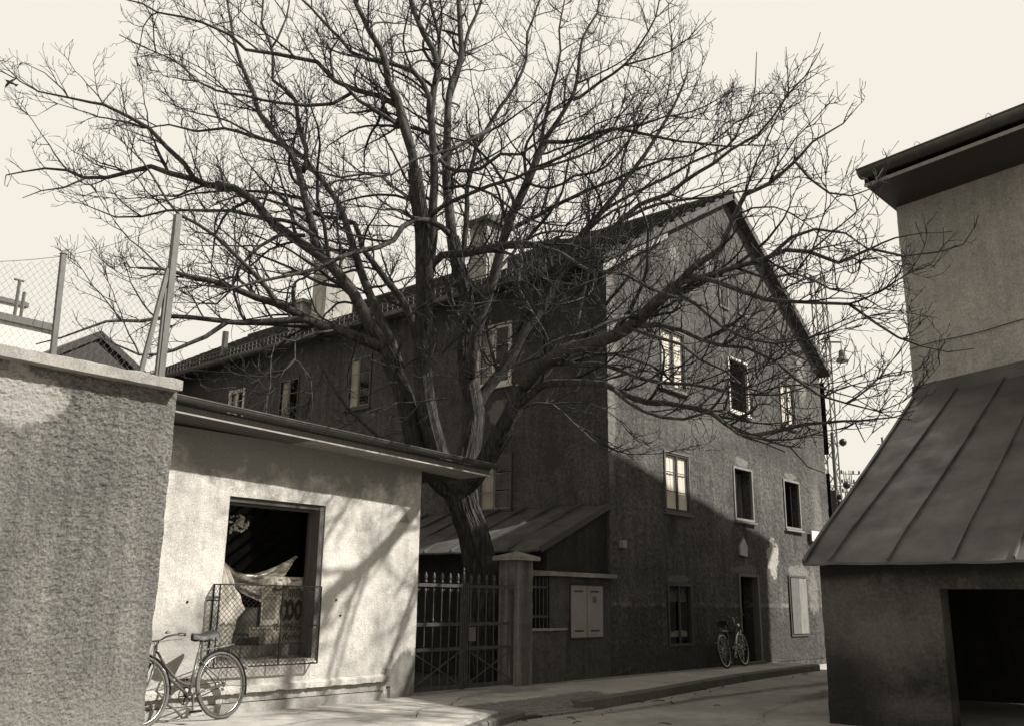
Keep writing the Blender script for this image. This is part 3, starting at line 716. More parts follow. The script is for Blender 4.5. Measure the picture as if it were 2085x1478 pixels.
# projecting plinth edge with shadow gap below
b = B(); n_ = 90
for i in range(n_ + 1):
    x_ = -9.3 + (-5.36 + 9.3) * i / n_; w1 = .014 * noise.noise(V((x_ * 6, 0, 1))) + .008 * noise.noise(V((x_ * 17, 0, 1)))
    zt = .27 + .02 * (x_ + 9.3) / 4
    for y_, z_ in ((SY + .01, zt + .02), (SY - .05 + w1, zt - .01), (SY - .055 + w1, zt - .07 + w1), (SY + .02, zt - .075 + w1)): b.v.append(V((x_, y_, z_)))
for i in range(n_):
    for j in range(3): b.f.append((i * 4 + j, i * 4 + 4 + j, i * 4 + 5 + j, i * 4 + 1 + j))
b.f.append((n_ * 4, n_ * 4 + 1, n_ * 4 + 2, n_ * 4 + 3)); b.build('plinth_ledge', 'shop', shop)
B().box(-9.3, -5.5, SY - .06, SY + .02, -.02, .10).build('footing', 'pave', shop)
B().box(-9.3, -5.38, SY - .004, SY + .005, .11, .21).build('recess_shadow_band', 'blockwall', shop)
# flat roof with soffit and gutter
def zb(x_): return 3.03 + (-4.2 - x_) * .03
b = B()
xs = [-9.6 + 5.65 * i / 12 for i in range(13)]
for x_ in xs:
    for y_, dz in ((-.62, 0), (-.62, .10), (5.1, .22), (5.1, 0)): b.v.append(V((x_, y_, zb(x_) + dz)))
for i in range(12):
    for j in range(4): b.f.append((i * 4 + j, i * 4 + 4 + j, i * 4 + 4 + (j + 1) % 4, i * 4 + (j + 1) % 4))
b.f += [(0, 1, 2, 3), (51, 50, 49, 48)]
rs = b.build('roof_slab', 'darkwood', shop)
B().add([(-7.15, -.60, zb(-7.15) - .004), (-3.97, -.60, zb(-3.97) - .004), (-3.97, SY + .1, zb(-3.97) - .004), (-7.15, SY + .1, zb(-7.15) - .004)], [(0, 1, 2, 3)]).build('soffit_board', 'palefascia', rs)
B().add([(-9.6, -.60, zb(-9.6) - .004), (-7.16, -.60, zb(-7.16) - .004), (-7.16, SY + .1, zb(-7.16) - .004), (-9.6, SY + .1, zb(-9.6) - .004)], [(0, 1, 2, 3)]).build('soffit_board', 'wood', rs)
B().prism([(-9.6, -.635, zb(-9.6) + .01), (-3.97, -.635, zb(-3.97) + .01), (-3.97, -.635, zb(-3.97) + .07), (-9.6, -.635, zb(-9.6) + .07)], (0, .012, 0)).build('fascia', 'wood', rs)
gb3 = B()
for x_ in (-9.6, -3.9):
    for k in range(9):
        a = pi + pi * k / 8; gb3.v.append(V((x_, -.70 + .06 * cos(a), zb(x_) + .15 + .055 * sin(a))))
for i in range(8): gb3.f.append((i, i + 1, 10 + i, 9 + i))
gb3.bar((-9.6, -.76, zb(-9.6) + .155), (-3.9, -.76, zb(-3.9) + .155), .014).bar((-9.6, -.64, zb(-9.6) + .17), (-3.9, -.64, zb(-3.9) + .17), .02, .03)
gb3.build('gutter', 'gutter', rs)
B().prism([(-9.6, -.645, zb(-9.6) - .012), (-3.96, -.645, zb(-3.96) - .012), (-3.96, -.645, zb(-3.96) + .008), (-9.6, -.645, zb(-9.6) + .008)], (0, .022, 0)).build('drip_edge', 'palefascia', rs)
b = B(); 
for i in range(8): x_ = -9.3 + i * .75; b.bar((x_, -.77, zb(x_) + .16), (x_, -.6, zb(x_) + .17), .02, .006)
b.build('gutter_bracket', 'gutter', rs)
# window joinery
wf = B().box(-7.93, -7.87, SY + .2, SY + .26, .52, 2.40).box(-6.61, -6.53, SY + .18, SY + .26, .52, 2.40).box(-7.87, -6.61, SY + .2, SY + .26, 2.32, 2.40).box(-7.87, -6.61, SY + .2, SY + .26, .52, .58).build('window', 'wood', shop)
B().box(-7.87, -6.61, SY + .225, SY + .23, .58, 2.32).build('pane', 'shopglass', wf)
B().box(-6.60, -6.535, SY + .02, SY + .18, .54, 2.38).build('jamb_board', 'wood', wf)
B().box(-7.9, -6.55, SY + .01, SY + .2, .522, .55).build('sill', 'concrete', wf)
B().box(-7.93, -6.53, SY + .03, SY + .2, 2.34, 2.398).build('lintel_board', 'darkwood', wf)
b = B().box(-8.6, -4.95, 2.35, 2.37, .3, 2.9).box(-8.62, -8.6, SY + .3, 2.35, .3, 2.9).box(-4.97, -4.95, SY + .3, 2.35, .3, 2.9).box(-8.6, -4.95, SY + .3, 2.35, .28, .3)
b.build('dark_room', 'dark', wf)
# window dressing (things inside, on the display board)
PY = SY + .36
def wp(px, py, y=None): return on(px, py, 1, PY if y is None else y)
a = wp(537, 1172); c = wp(622, 1308)
px0, px1, pz0, pz1 = a.x, c.x, c.z, a.z
B().box(-8.1, -6.2, SY + .27, .9, .48, pz0 - .005).build('display_shelf', 'palewood', wf)
ps = thing('tyre_poster', ((px0 + px1) / 2, PY, pz0), 'upright tyre advertising poster standing in the workshop window', 'poster')
B().box(px0, px1, PY, PY + .02, pz0, pz1).build('board', 'paper', ps)
def W_(fx, fz): return px0 + (px1 - px0) * fx, pz0 + (pz1 - pz0) * fz
def patch(x0, x1, z0, z1, nm, mt, dy=.003):
    a_ = W_(x0, z0); c_ = W_(x1, z1); return B().box(a_[0], c_[0], PY - dy, PY - .0005, a_[1], c_[1]).build(nm, mt, ps)
patch(.0, 1, .96, 1, 'top_strip', 'curtain', .012); patch(.02, .5, .72, .95, 'grey_picture', 'greypaper'); patch(.03, .3, .36, .70, 'grey_picture', 'greypaper')
b = B(); hh = pz1 - pz0; ww = px1 - px0
for cx_ in (.48, .60, .78):
    p = W_(cx_, .50)
    for k in range(3): b.ring((0, 0, 0), (0, 1, 0), .105 - .022 * k, .010, 20, 5)
    n3 = 3 * 20 * 5
    for i in range(len(b.v) - n3, len(b.v)): q = b.v[i]; b.v[i] = V((p[0] + q.x * .55, PY - .012 + q.y * .5, p[1] + q.z * 1.1))
b.build('tyre_print', 'ink', ps)
b = B()
for i in range(10): a_ = W_(.55 + i * .04, .70); c_ = W_(.568 + i * .04, .84 + .02 * (i % 2)); b.box(a_[0], c_[0], PY - .004, PY - .001, a_[1], c_[1])
b.build('striped_picture', 'ink', ps)
b = B()
for i in range(9): p = W_(.12 + .09 * i, .90 + .03 * sin(i * 2.1) - .02 * (i > 5)); b.lathe((p[0], PY - .03, p[1]), [(.01, -.05), (.04, -.03), (.05, 0), (.035, .03), (.01, .05)], 7, V((.3 * sin(i), -.4, 1)))
b.build('crumpled_paper', 'curtain', ps)
def text(body, size, loc, mat, parent, shear=0, depth=.002, fit=None):
    cu = bpy.data.curves.new('text', 'FONT'); cu.body = body; cu.size = size; cu.extrude = depth; cu.shear = shear; cu.align_x = 'CENTER'; cu.offset = 0
    to = bpy.data.objects.new('text_tmp', cu); COL.objects.link(to); bpy.context.view_layer.update()
    me = bpy.data.meshes.new_from_object(to); bpy.data.objects.remove(to)
    me.materials.clear(); me.materials.append(M[mat])
    root = parent
    me.transform(Matrix.Translation(V(loc) - root.location) @ Matrix.Rotation(pi / 2, 4, 'X'))
    o_ = bpy.data.objects.new('lettering', me); COL.objects.link(o_); o_.parent = parent; return o_
p = W_(.60, .20); text('SEMPERIT', ww * .165, (p[0], PY - .005, p[1]), 'ink', ps)
p = W_(.68, .06); text('Reifen', ww * .17, (p[0], PY - .005, p[1]), 'ink', ps, .4)
a = wp(507, 1276, PY - .08); c = wp(556, 1294, PY - .08)
sg = thing('price_card', (a.x, PY - .08, c.z), 'small white card with scribbled writing hung before the tyre poster', 'card')
B().box(a.x, c.x, PY - .09, PY - .08, c.z, a.z).build('card', 'paper', sg)
b = B()
for r_ in range(2):
    for i in range(9 - r_ * 2):
        b.ring((a.x + .04 + i * (c.x - a.x - .06) / 9, PY - .092, a.z - .03 - r_ * (a.z - c.z) * .45), (0, 1, 0), .010, .003, 8, 4, random.uniform(0, 2), random.uniform(4, 6.3))
b.build('scribble', 'ink', sg)
a = wp(474, 1236, PY + .04); c = wp(532, 1325, PY + .04)
cb_ = tag(B().box(a.x, c.x, PY + .04, PY + .3, pz0, a.z).build('carton', 'box', base=V((a.x, PY, pz0))), 'grey carton standing left of the poster in the workshop window', 'carton')
# sagging plastic film
FY = SY + .31
tops = [(452, 1138), (466, 1150), (480, 1163), (500, 1168), (520, 1167), (540, 1162), (560, 1153), (580, 1142), (597, 1132), (604, 1130)]
bots = [(455, 1160), (474, 1185), (490, 1205), (510, 1215), (530, 1225), (545, 1210), (560, 1190), (580, 1170), (597, 1140), (605, 1134)]
b = B(); nu = 45; nv = 14
def il(L_, f):
    f *= len(L_) - 1; i = min(int(f), len(L_) - 2); f -= i; return (L_[i][0] + (L_[i + 1][0] - L_[i][0]) * f, L_[i][1] + (L_[i + 1][1] - L_[i][1]) * f)
for i in range(nu + 1):
    t0 = il(tops, i / nu); t1 = il(bots, i / nu)
    for j in range(nv + 1):
        v_ = j / nv; q = wp(t0[0] + (t1[0] - t0[0]) * v_, t0[1] + (t1[1] - t0[1]) * v_, FY)
        b.v.append(q + EY * (.018 * sin(v_ * 13 + i * .12) + .012 * sin(v_ * 27 - i * .2)))
for i in range(nu):
    for j in range(nv): a_ = i * (nv + 1) + j; b.f.append((a_, a_ + 1, a_ + nv + 2, a_ + nv + 1))
tag(b.build('plastic_film', 'film', base=wp(520, 1190, FY), smooth=True), 'crumpled clear plastic film sagging across the workshop window', 'plastic film')
b = B()
cl = [(1136, 452), (1160, 468), (1190, 480), (1215, 492), (1240, 500), (1262, 480), (1300, 470), (1330, 468)]
for i in range(29):
    y_, x2 = il(cl, i / 28)
    for j in range(9):
        q = wp(443 + (x2 - 443) * j / 8, y_, FY - .02); b.v.append(q + EY * (.02 * sin(j * 2.2 + i * .25)) + EX * .02 * noise.noise(V((i * .4, j, 0))))
for i in range(28):
    for j in range(8): b.f.append((9 * i + j, 9 * i + j + 1, 9 * i + j + 10, 9 * i + j + 9))
tag(b.build('white_cloth', 'curtain', base=wp(450, 1330, FY), smooth=True), 'white cloth hanging at the left edge of the workshop window', 'cloth')
b = B(); wc = wp(484, 1066, FY + .05)
for i in range(46):
    a_ = random.uniform(0, 2 * pi); r_ = random.uniform(.0, .15) ; c_ = wc + V((r_ * cos(a_) * 1.0, random.uniform(-.05, .05), r_ * .75 * sin(a_)))
    b.lathe(c_, [(.004, -.03), (.012, -.01), (.016, .01), (.004, .03)], 5, V((random.uniform(-1, 1), random.uniform(-1, 1), random.uniform(-1, 1))))
dw = b.build('dried_bunch', 'curtain', base=wc); tag(dw, 'pale dried bunch hanging in the upper left of the workshop window', 'dried flowers')
# wire guard in front of the lower half
gd = thing('window_guard', (-7.2, SY - .1, .5), 'projecting black wire-mesh guard over the lower half of the workshop window', 'guard')
fy = SY - .13; fx0, fx1, fz0, fz1 = on(449, 1190, 1, fy).x, on(655, 1193, 1, fy).x, .50, on(500, 1190, 1, fy).z
for a, c in (((fx0, fy, fz0), (fx1, fy, fz0)), ((fx0, fy, fz1), (fx1, fy, fz1)), ((fx0, fy, fz0), (fx0, fy, fz1)), ((fx1, fy, fz0), (fx1, fy, fz1)), ((fx0 + .60 * (fx1 - fx0), fy, fz0), (fx0 + .60 * (fx1 - fx0), fy, fz1)),
             ((fx0, SY - .01, fz0), (fx0, SY - .01, fz1)), ((fx0, SY, fz1), (fx0, fy, fz1)), ((fx0, SY, fz0), (fx0, fy, fz0)), ((fx1, SY, fz1), (fx1, fy, fz1)), ((fx1, SY, fz0), (fx1, fy, fz0)), ((on(525, 1274, 1, fy).x, fy, on(575, 1273, 1, fy).z), (fx1 - .03, fy, on(575, 1273, 1, fy).z)), ((-8.12, SY - .02, 1.22), (fx0, fy, 1.22))):
    B().bar(a, c, .014).build('guard_bar', 'blackiron', gd)
wm = B(); s_ = .062; wdt = fx1 - fx0; hgt = fz1 - fz0
k = -hgt
while k < wdt:
    for sg_ in (0, 1):
        # diagonal wire clipped to the frame
        xa, za = (k, 0) if sg_ == 0 else (k, hgt); pts = []
        t0 = max(0, -k); t1 = min(hgt, wdt - k)
        if t1 > t0:
            p = V((fx0 + k + t0, fy, fz0 + (t0 if sg_ == 0 else hgt - t0))); q = V((fx0 + k + t1, fy, fz0 + (t1 if sg_ == 0 else hgt - t1)))
            wm.tube([p, q], .0028, 4, False)
    k += s_
wd2 = .13; k = -hgt
while k < wd2:
    for sg_ in (0, 1):
        t0 = max(0, -k); t1 = min(hgt, wd2 - k)
        if t1 > t0:
            wm.tube([V((fx0, fy + k + t0, fz0 + (t0 if sg_ == 0 else hgt - t0))), V((fx0, fy + k + t1, fz0 + (t1 if sg_ == 0 else hgt - t1)))], .0028, 4, False)
    k += s_
wm.build('wire_mesh', 'blackiron', gd, kind='stuff')
# small triangular vent mark and nails on the wall
B().prism([(-5.26, SY - .02, 2.30), (-5.08, SY - .02, 2.29), (-5.16, SY - .02, 2.40)], (0, .03, 0)).build('vent_cover', 'concrete', shop)
for p in ((-6.28, 1.24), (-8.35, 1.2), (-6.2, 1.05)): B().lathe((p[0], SY - .012, p[1]), [(.012, 0), (.016, .01), (.010, .03)], 8, V((0, 1, 0))).build('wall_plug', 'blackiron', shop)

# ------------------------------------------------------------------ rough boundary building on the left, with coping and wire fence
lft = thing('roughcast_wall', (-11.5, -1.0, 0), 'near roughcast boundary wall with a concrete coping, left of the bicycle', 'wall')
LX = -9.47; LY = -1.5
wallgrid((-15.5, LY, -.15), EX, -EY, LX + 15.5, 3.34, (), .018, .0085, fr=(14, 36), amp2=.8, shear=True).build('wall_face', 'rough', lft)
B().box(-15.5, LX - .01, LY + .02, -.18, -.15, 3.18).build('wall_core', 'rough', lft)
xx = -15.6; cps = [-15.6, -13.1, -11.35, LX - .02]
for a, c in zip(cps, cps[1:]):
    b = B(); n_ = 40
    a += .004; c -= .004
    for i in range(n_ + 1):
        x_ = a + (c - a) * i / n_; w1 = .012 * noise.noise(V((x_ * 6, 1, 1))) + .005 * noise.noise(V((x_ * 20, 1, 1)))
        for y_, z_ in ((LY - .13 + w1, 3.17), (LY - .13 + w1, 3.265 + w1), (LY - .09, 3.28 + w1), (-.1, 3.33), (-.1, 3.19)): b.v.append(V((x_, y_, z_)))
    for i in range(n_):
        for j in range(5): b.f.append((i * 5 + j, i * 5 + 5 + j, i * 5 + 5 + (j + 1) % 5, i * 5 + (j + 1) % 5))
    b.f += [(0, 1, 2, 3, 4), tuple(n_ * 5 + j for j in (4, 3, 2, 1, 0))]
    b.build('coping_slab', 'concrete', lft)
fc = thing('wire_fence', (-10.6, -1.3, 3.28), 'leaning wire-netting fence on pale posts on top of the roughcast wall', 'fence')
pa = V((-9.56, -1.3, 3.29)); pt = V((-9.56, -1.3, 5.05))
B().bar(pa, pt, .062, .062).bar(pa + V((-.042, 0, .0)), pa + V((-.042, 0, .95)), .024, .04).build('post', 'post', fc)
B().bar((-10.60, -1.3, 3.29), (-10.63, -1.3, 4.30), .045, .045).add([(-10.66, -1.33, 4.30), (-10.60, -1.33, 4.30), (-10.60, -1.27, 4.30), (-10.66, -1.27, 4.30), (-10.63, -1.3, 4.35)], [(0, 1, 4), (1, 2, 4), (2, 3, 4), (3, 0, 4)]).build('post', 'post', fc)
B().bar((-11.9, -1.3, 3.29), (-11.92, -1.3, 4.0), .06, .06).build('post', 'post', fc)
B().bar((-9.77, -1.3, 3.30), (-9.60, -1.3, 4.45), .04, .04).build('brace', 'post', fc)
wm = B(); top = [(-12.6, 3.75), (-11.9, 3.9), (-10.63, 4.28), (-9.58, 5.0)]
def ztop(x_):
    for (a, za), (c, zc) in zip(top, top[1:]):
        if x_ <= c: return za + (zc - za) * (x_ - a) / (c - a) - .05 * sin(pi * (x_ - a) / (c - a))
    return 5.0
s_ = .062
x_ = -12.6
row = 0
while x_ < -9.6:
    pts = []; z = 3.34; k = 0
    zt = ztop(x_)
    while z < zt:
        pts.append(V((x_ + (s_ * .5 if (k + row) % 2 else 0), -1.3, z))); z += s_ * .62; k += 1
    if len(pts) > 1: wm.tube(pts, .0016, 3, False)
    x_ += s_ * .5; row += 1
tp = [V((-12.6 + 3.04 * i / 40, -1.3, ztop(-12.6 + 3.04 * i / 40))) for i in range(41)]
wm.tube(tp, .003, 4, False); wm.build('wire_netting', 'wood', fc, kind='stuff')
# buildings behind it
dsx = [on(118, 712, 1, 14), on(207, 673, 1, 14), on(300, 752, 1, 14)]
ds = thing('dark_roofed_shed', (dsx[1].x, 15, 0), 'dark gable-roofed building showing above the coping behind the wire fence', 'shed')
B().prism([(dsx[0].x - .3, 14.0, dsx[0].z - .15), dsx[1], (dsx[2].x + .5, 14.0, dsx[2].z - .4), (dsx[2].x + .5, 14, dsx[2].z - .6), (dsx[1].x, 14, dsx[1].z - .2), (dsx[0].x - .3, 14, dsx[0].z - .35)], (0, 8, 0)).build('roof', 'blackiron', ds)
B().prism([(dsx[0].x, 14.1, 0), (dsx[2].x, 14.1, 0), (dsx[2].x, 14.1, dsx[2].z - .25), (dsx[1].x, 14.1, dsx[1].z - .1), (dsx[0].x, 14.1, dsx[0].z - .1)], (0, 7.8, 0)).build('wall', 'blackiron', ds)
pb = thing('pale_terrace_building', (-14, 34, 0), 'pale flat-topped building with stepped terraces at the far left', 'building')
q = [on(-60, 638, 1, 30), on(109, 664, 1, 30)]
b = B().box(-22, q[1].x, 30, 40, 0, q[1].z - .25); b.build('wall', 'paleroof', pb)
B().box(-22, q[1].x + .15, 29.85, 40, q[1].z - .25, q[1].z + .05).build('parapet', 'wood', pb)
q2 = on(52, 617, 1, 32)
B().box(-22, q2.x, 32, 39, q[1].z + .05, q2.z - .2).build('upper_storey', 'paleroof', pb)
B().box(-22, q2.x + .12, 31.9, 39, q2.z - .2, q2.z).build('upper_parapet', 'wood', pb)
b = B()
for px in (30, 43, 109): p_ = on(px, 640, 1, 30.5); b.tube([(p_.x, 30.5, q[1].z - 1.2), (p_.x, 30.5, q2.z + (.45 if px == 30 else 0) if px < 100 else q[1].z)], .07, 6)
b.tube([(on(35, 590, 1, 30.5).x - .18, 30.5, q2.z + .46), (on(35, 590, 1, 30.5).x + .22, 30.5, q2.z + .46)], .05, 6); b.build('vent_pipe', 'wood', pb)

# ------------------------------------------------------------------ the building across the street (right)
rb_ = thing('block_across_street', (5, -8, 0), 'tall grey rendered building with wide eaves and gutter at the right', 'building')
k2 = V((2.23, -4.82, 0)); DU = V((-.211, -.977, 0)).normalized(); NU = V((DU.y, -DU.x, 0)); NU = NU if NU.x < 0 else -NU
wallgrid(k2, DU, NU, 7.5, 8.35, (), .07, .008).build('end_wall', 'blockwall', rb_)
k3 = V((9.4, -4.82, 0)); e1 = k2 + DU * 7.5
def rp(x_): return 8.30 + (x_ - .9) * .30 if x_ < 3.1 else 8.96 - (x_ - 3.1) * .2
b = B().prism([(k2.x + .02, -4.82, 0), (k3.x, -4.82, 0), (k3.x, -4.82, rp(k3.x) - .1), (3.1, -4.82, rp(3.1) - .1), (k2.x + .02, -4.82, rp(k2.x) - .1)], (0, -.3, 0))
b.prism([(9.1, -5.1, 0), (9.4, -5.1, 0), (9.4, -5.1, 7.6), (9.1, -5.1, 7.6)], (0, -7, 0)).build('street_wall', 'blockwall', rb_)
# roof: slab over eaves line
E0 = V((.90, -4.76, 0))
def rpt(x_, t_, dz): 
    return V((x_, -4.76, rp(x_) + dz)) + DU * t_
b = B()
xs = [.90, 3.1, 9.75]
for t_ in (0, 8):
    for x_ in xs: b.v.append(rpt(x_, t_, .15)); b.v.append(rpt(x_, t_, -.02))
b.f = [(0, 2, 8, 6), (2, 4, 10, 8), (1, 7, 9, 3), (3, 9, 11, 5), (0, 1, 3, 2), (2, 3, 5, 4), (0, 6, 7, 1), (4, 5, 11, 10), (6, 8, 9, 7), (8, 10, 11, 9)]
rr_ = b.build('roof', 'tile', rb_)
b = B().add([rpt(.86, 0, -.13), rpt(.86, 8, -.13), V((2.5, -4.77, 8.22)), V((2.5, -4.77, 8.22)) + DU * 8], [(0, 1, 3, 2)])
b.add([rpt(.86, 0, -.10), rpt(.86, 8, -.10), V((2.5, -4.77, 8.25)), V((2.5, -4.77, 8.25)) + DU * 8], [(0, 1, 3, 2)])
b.prism([rpt(.86, 0, -.13), V((2.5, -4.77, 8.22)), V((2.5, -4.77, 8.5)), rpt(.86, 0, .12)], DU * .03)
b.build('soffit', 'darkwood', rr_)
B().prism([rpt(.83, 0, -.16), rpt(.87, 0, -.16), rpt(.87, 0, -.10), rpt(.83, 0, -.10)], DU * 8).build('fascia_strip', 'palefascia', rr_)
gb4 = B(); nseg = 12
c0 = rpt(.76, -.02, .115)
for t_ in (0, 8):
    for k in range(nseg + 1):
        a = -pi * .08 - pi * 1.0 * k / nseg + 0.1; ex_ = -NU
        gb4.v.append(c0 + DU * t_ + (NU * -cos(a) + EZ * sin(a)) * .135)
for i in range(nseg): gb4.f.append((i, i + 1, nseg + 2 + i, nseg + 1 + i))
gb4.f.append(tuple(range(nseg + 1)))
ga = c0 + NU * .138 + EZ * .005; gb4.tube([ga, ga + DU * 8], .014, 6)
gb4.build('gutter', 'gutter', rr_, smooth=False)
for t_ in (1.05, 2.2):
    b = B().ring(c0 + DU * t_, DU, .137, .005, 20, 4, 0, 2 * pi); 
    b.v = [p for p in b.v]; b.build('gutter_joint', 'gutter', rr_)
for i in range(14):
    t_ = 1.9 + i * .3
    B().tube([rpt(1.0, t_, .17), rpt(1.35, t_, .26)], .075, 8).build('hollow_tile', 'tile', rr_)
# lean-to with seamed sheet roof
ln = thing('garage_leanto', (-.5, -8, 0), 'low dark lean-to with a steep seamed metal roof and open garage doorway', 'lean-to')
lw_o = V((-2.39, -4.86, -.15)); LDN = V((0, -1, 0))
holes_l = [(1.42, 5.2, 0.0, 1.60)]
bl = wallgrid(lw_o, LDN, -EX, 7.0, 1.93, holes_l, .05, .010)
reveals(bl, lw_o, LDN, -EX, holes_l, .3); bl.build('front_wall', 'leanwall', ln)
B().prism([(-2.38, -4.86, -.15), (2.3, -4.86, -.15), (2.3, -4.86, 4.65), (-2.38, -4.86, 1.72)], (0, -.2, 0)).build('street_side_wall', 'leanwall', ln)
B().box(-2.2, 2.2, -11.9, -11.8, -.1, 3).box(1.6, 1.65, -11.8, -5.1, -.1, 3.2).build('inner_wall', 'yarddark', ln)
B().box(-2.40, -2.30, -10.1, -6.25, -.15, -.06).build('threshold', 'kerb', ln)
def top_at(y):      # where the roof meets the slanting end wall
    t_ = (-4.82 - y) / .977; return V((2.23 - .211 * t_, y, 4.70 + .05 * t_))
seam_y = []
y = -4.80
bays = [-4.80]
for q in (1688, 1807, 1940): bays.append(on(q, 1137, 0, -2.72).y)
while bays[-1] > -11.5: bays.append(bays[-1] - .63)
print('bays', [round(v_, 2) for v_ in bays])
tops_y = [-4.80, on(1952, 800, 0, 2.15).y, on(2050, 780, 0, 2.0).y]
while len(tops_y) < len(bays): tops_y.append(tops_y[-1] - .62)
print('tops', [round(v_, 2) for v_ in tops_y[:6]])
def roofpt(k, f, dz=0):
    p0 = V((-2.72, bays[k], 1.80)); p1 = top_at(tops_y[k]); p = p0 + (p1 - p0) * f
    p.z += -.10 * f * (1 - f) * 1.2 - .05 * max(0, (f - .0) * (1 - f)) + (.0 if f > .12 else -(.12 - f) * .35) + dz; return p
for k in range(len(bays) - 1):
    b = B(); n_ = 24; m_ = 4
    for i in range(n_ + 1):
        for j in range(m_ + 1):
            p = roofpt(k, i / n_).lerp(roofpt(k + 1, i / n_), j / m_)
            p.z += .014 * noise.noise(p * 1.8) - .010 * sin(pi * j / m_); b.v.append(p)
    for i in range(n_):
        for j in range(m_): a = i * (m_ + 1) + j; b.f.append((a, a + 1, a + m_ + 2, a + m_ + 1))
    k_ = len(b.v); b.v += [p - EZ * .03 for p in b.v]; b.f += [tuple(q_ + k_ for q_ in f_)[::-1] for f_ in b.f]
    for j in range(m_): b.f.append((j, j + 1, k_ + j + 1, k_ + j))
    for i in range(n_):
        b.f.append((i * (m_ + 1), (i + 1) * (m_ + 1), k_ + (i + 1) * (m_ + 1), k_ + i * (m_ + 1)))
    b.build('roof_sheet', 'metalroof', ln, smooth=False)
    if k: 
        sbm = B(); 
        for i in range(n_): sbm.bar(roofpt(k, i / n_, .015), roofpt(k, (i + 1) / n_ + .002, .015), .022, .05)
        sbm.build('seam', 'metalroof', ln)
sbm = B()
for i in range(24): sbm.bar(roofpt(0, i / 24, .0), roofpt(0, (i + 1) / 24 + .002, .0), .04, .07)
sbm.build('verge_trim', 'metalroof', ln)
# upstand flashing against the wall
for k in range(len(bays) - 1):
    a = top_at(tops_y[k]); c = top_at(tops_y[k + 1]) 
    B().prism([a + NU * .035 - EZ * .04, c + NU * .035 - EZ * .04, c + NU * .02 + EZ * .20, a + NU * .02 + EZ * .20], -NU * .02).build('flashing', 'metalroof', ln)
# cable clipped to the wall
cp = [k2 + DU * (t_ * .25) + NU * .03 + EZ * (5.56 + .035 * t_ * .25 + .015 * sin(t_)) for t_ in range(30)]
tag(B().tube(cp, .008, 5).build('wall_cable', 'blackiron', base=V((2.2, -5, 5.5))), 'thin dark cable running across the grey end wall above the lean-to roof', 'cable')

# ------------------------------------------------------------------ walnut tree
tree = thing('walnut_tree', (-2.7, 1.0, 0), 'huge leafless walnut tree spreading over the gate, workshop and street', 'tree')
def smooth_path(P, seg=.22):
    """Catmull-Rom through P (list of (point, radius))"""
    out = []
    for i in range(len(P) - 1):
        p0 = P[max(i - 1, 0)]; p1 = P[i]; p2 = P[i + 1]; p3 = P[min(i + 2, len(P) - 1)]
        L = (p2[0] - p1[0]).length; k = max(1, int(L / seg))
        for j in range(k):
            t_ = j / k; t2 = t_ * t_; t3 = t2 * t_
            q = (p1[0] * 2 + (p2[0] - p0[0]) * t_ + (p0[0] * 2 - p1[0] * 5 + p2[0] * 4 - p3[0]) * t2 + (p1[0] * 3 - p0[0] - p2[0] * 3 + p3[0]) * t3) * .5
            out.append((q, p1[1] + (p2[1] - p1[1]) * t_))
    out.append(P[-1]); return out
def limb_path(pts, D0, D1, r0, r1, pw=1.0):
    L = [0]
    for a, c in zip(pts, pts[1:]): L.append(L[-1] + math.hypot(c[0] - a[0], c[1] - a[1]))
    P = []
    for (px, py), l in zip(pts, L):
        f = l / L[-1]; D = D0 + (D1 - D0) * f ** .9
        p = at(px, py, D)
        P.append((p, (r0 + (r1 - r0) * f ** pw) * (.9 if r0 < .16 else .95)))
    return smooth_path(P)
TRK = [(1012, 1395, .36), (998, 1300, .33), (990, 1230, .30), (982, 1165, .275), (966, 1090, .25), (948, 1040, .25), (938, 1000, .27), (930, 975, .25)]
tp_ = smooth_path([(at(x_, y_, 15.75), r_) for x_, y_, r_ in TRK], .08)
def barktube(path, n, amp, name, mat, fis=True):
    b = B(); b.tube([p for p, r in path], [r for p, r in path], n)
    k = 0
    for i, (p, r) in enumerate(path):
        for j in range(n):
            q = b.v[k]; d = (q - p); 
            a = 2 * pi * j / n
            z_ = q.z
            f_ = noise.noise(V((cos(a) * 3.2, sin(a) * 3.2, z_ * 1.1 + p.x))) + .9 * abs(noise.noise(V((cos(a) * 8, sin(a) * 8, z_ * 1.5)))) * 2.4 - .5
            b.v[k] = q + d.normalized() * (amp * f_) if d.length > 0 else q; k += 1
    return b.build(name, mat, tree, smooth=False)
barktube(tp_, 84, .026, 'trunk', 'trunk')
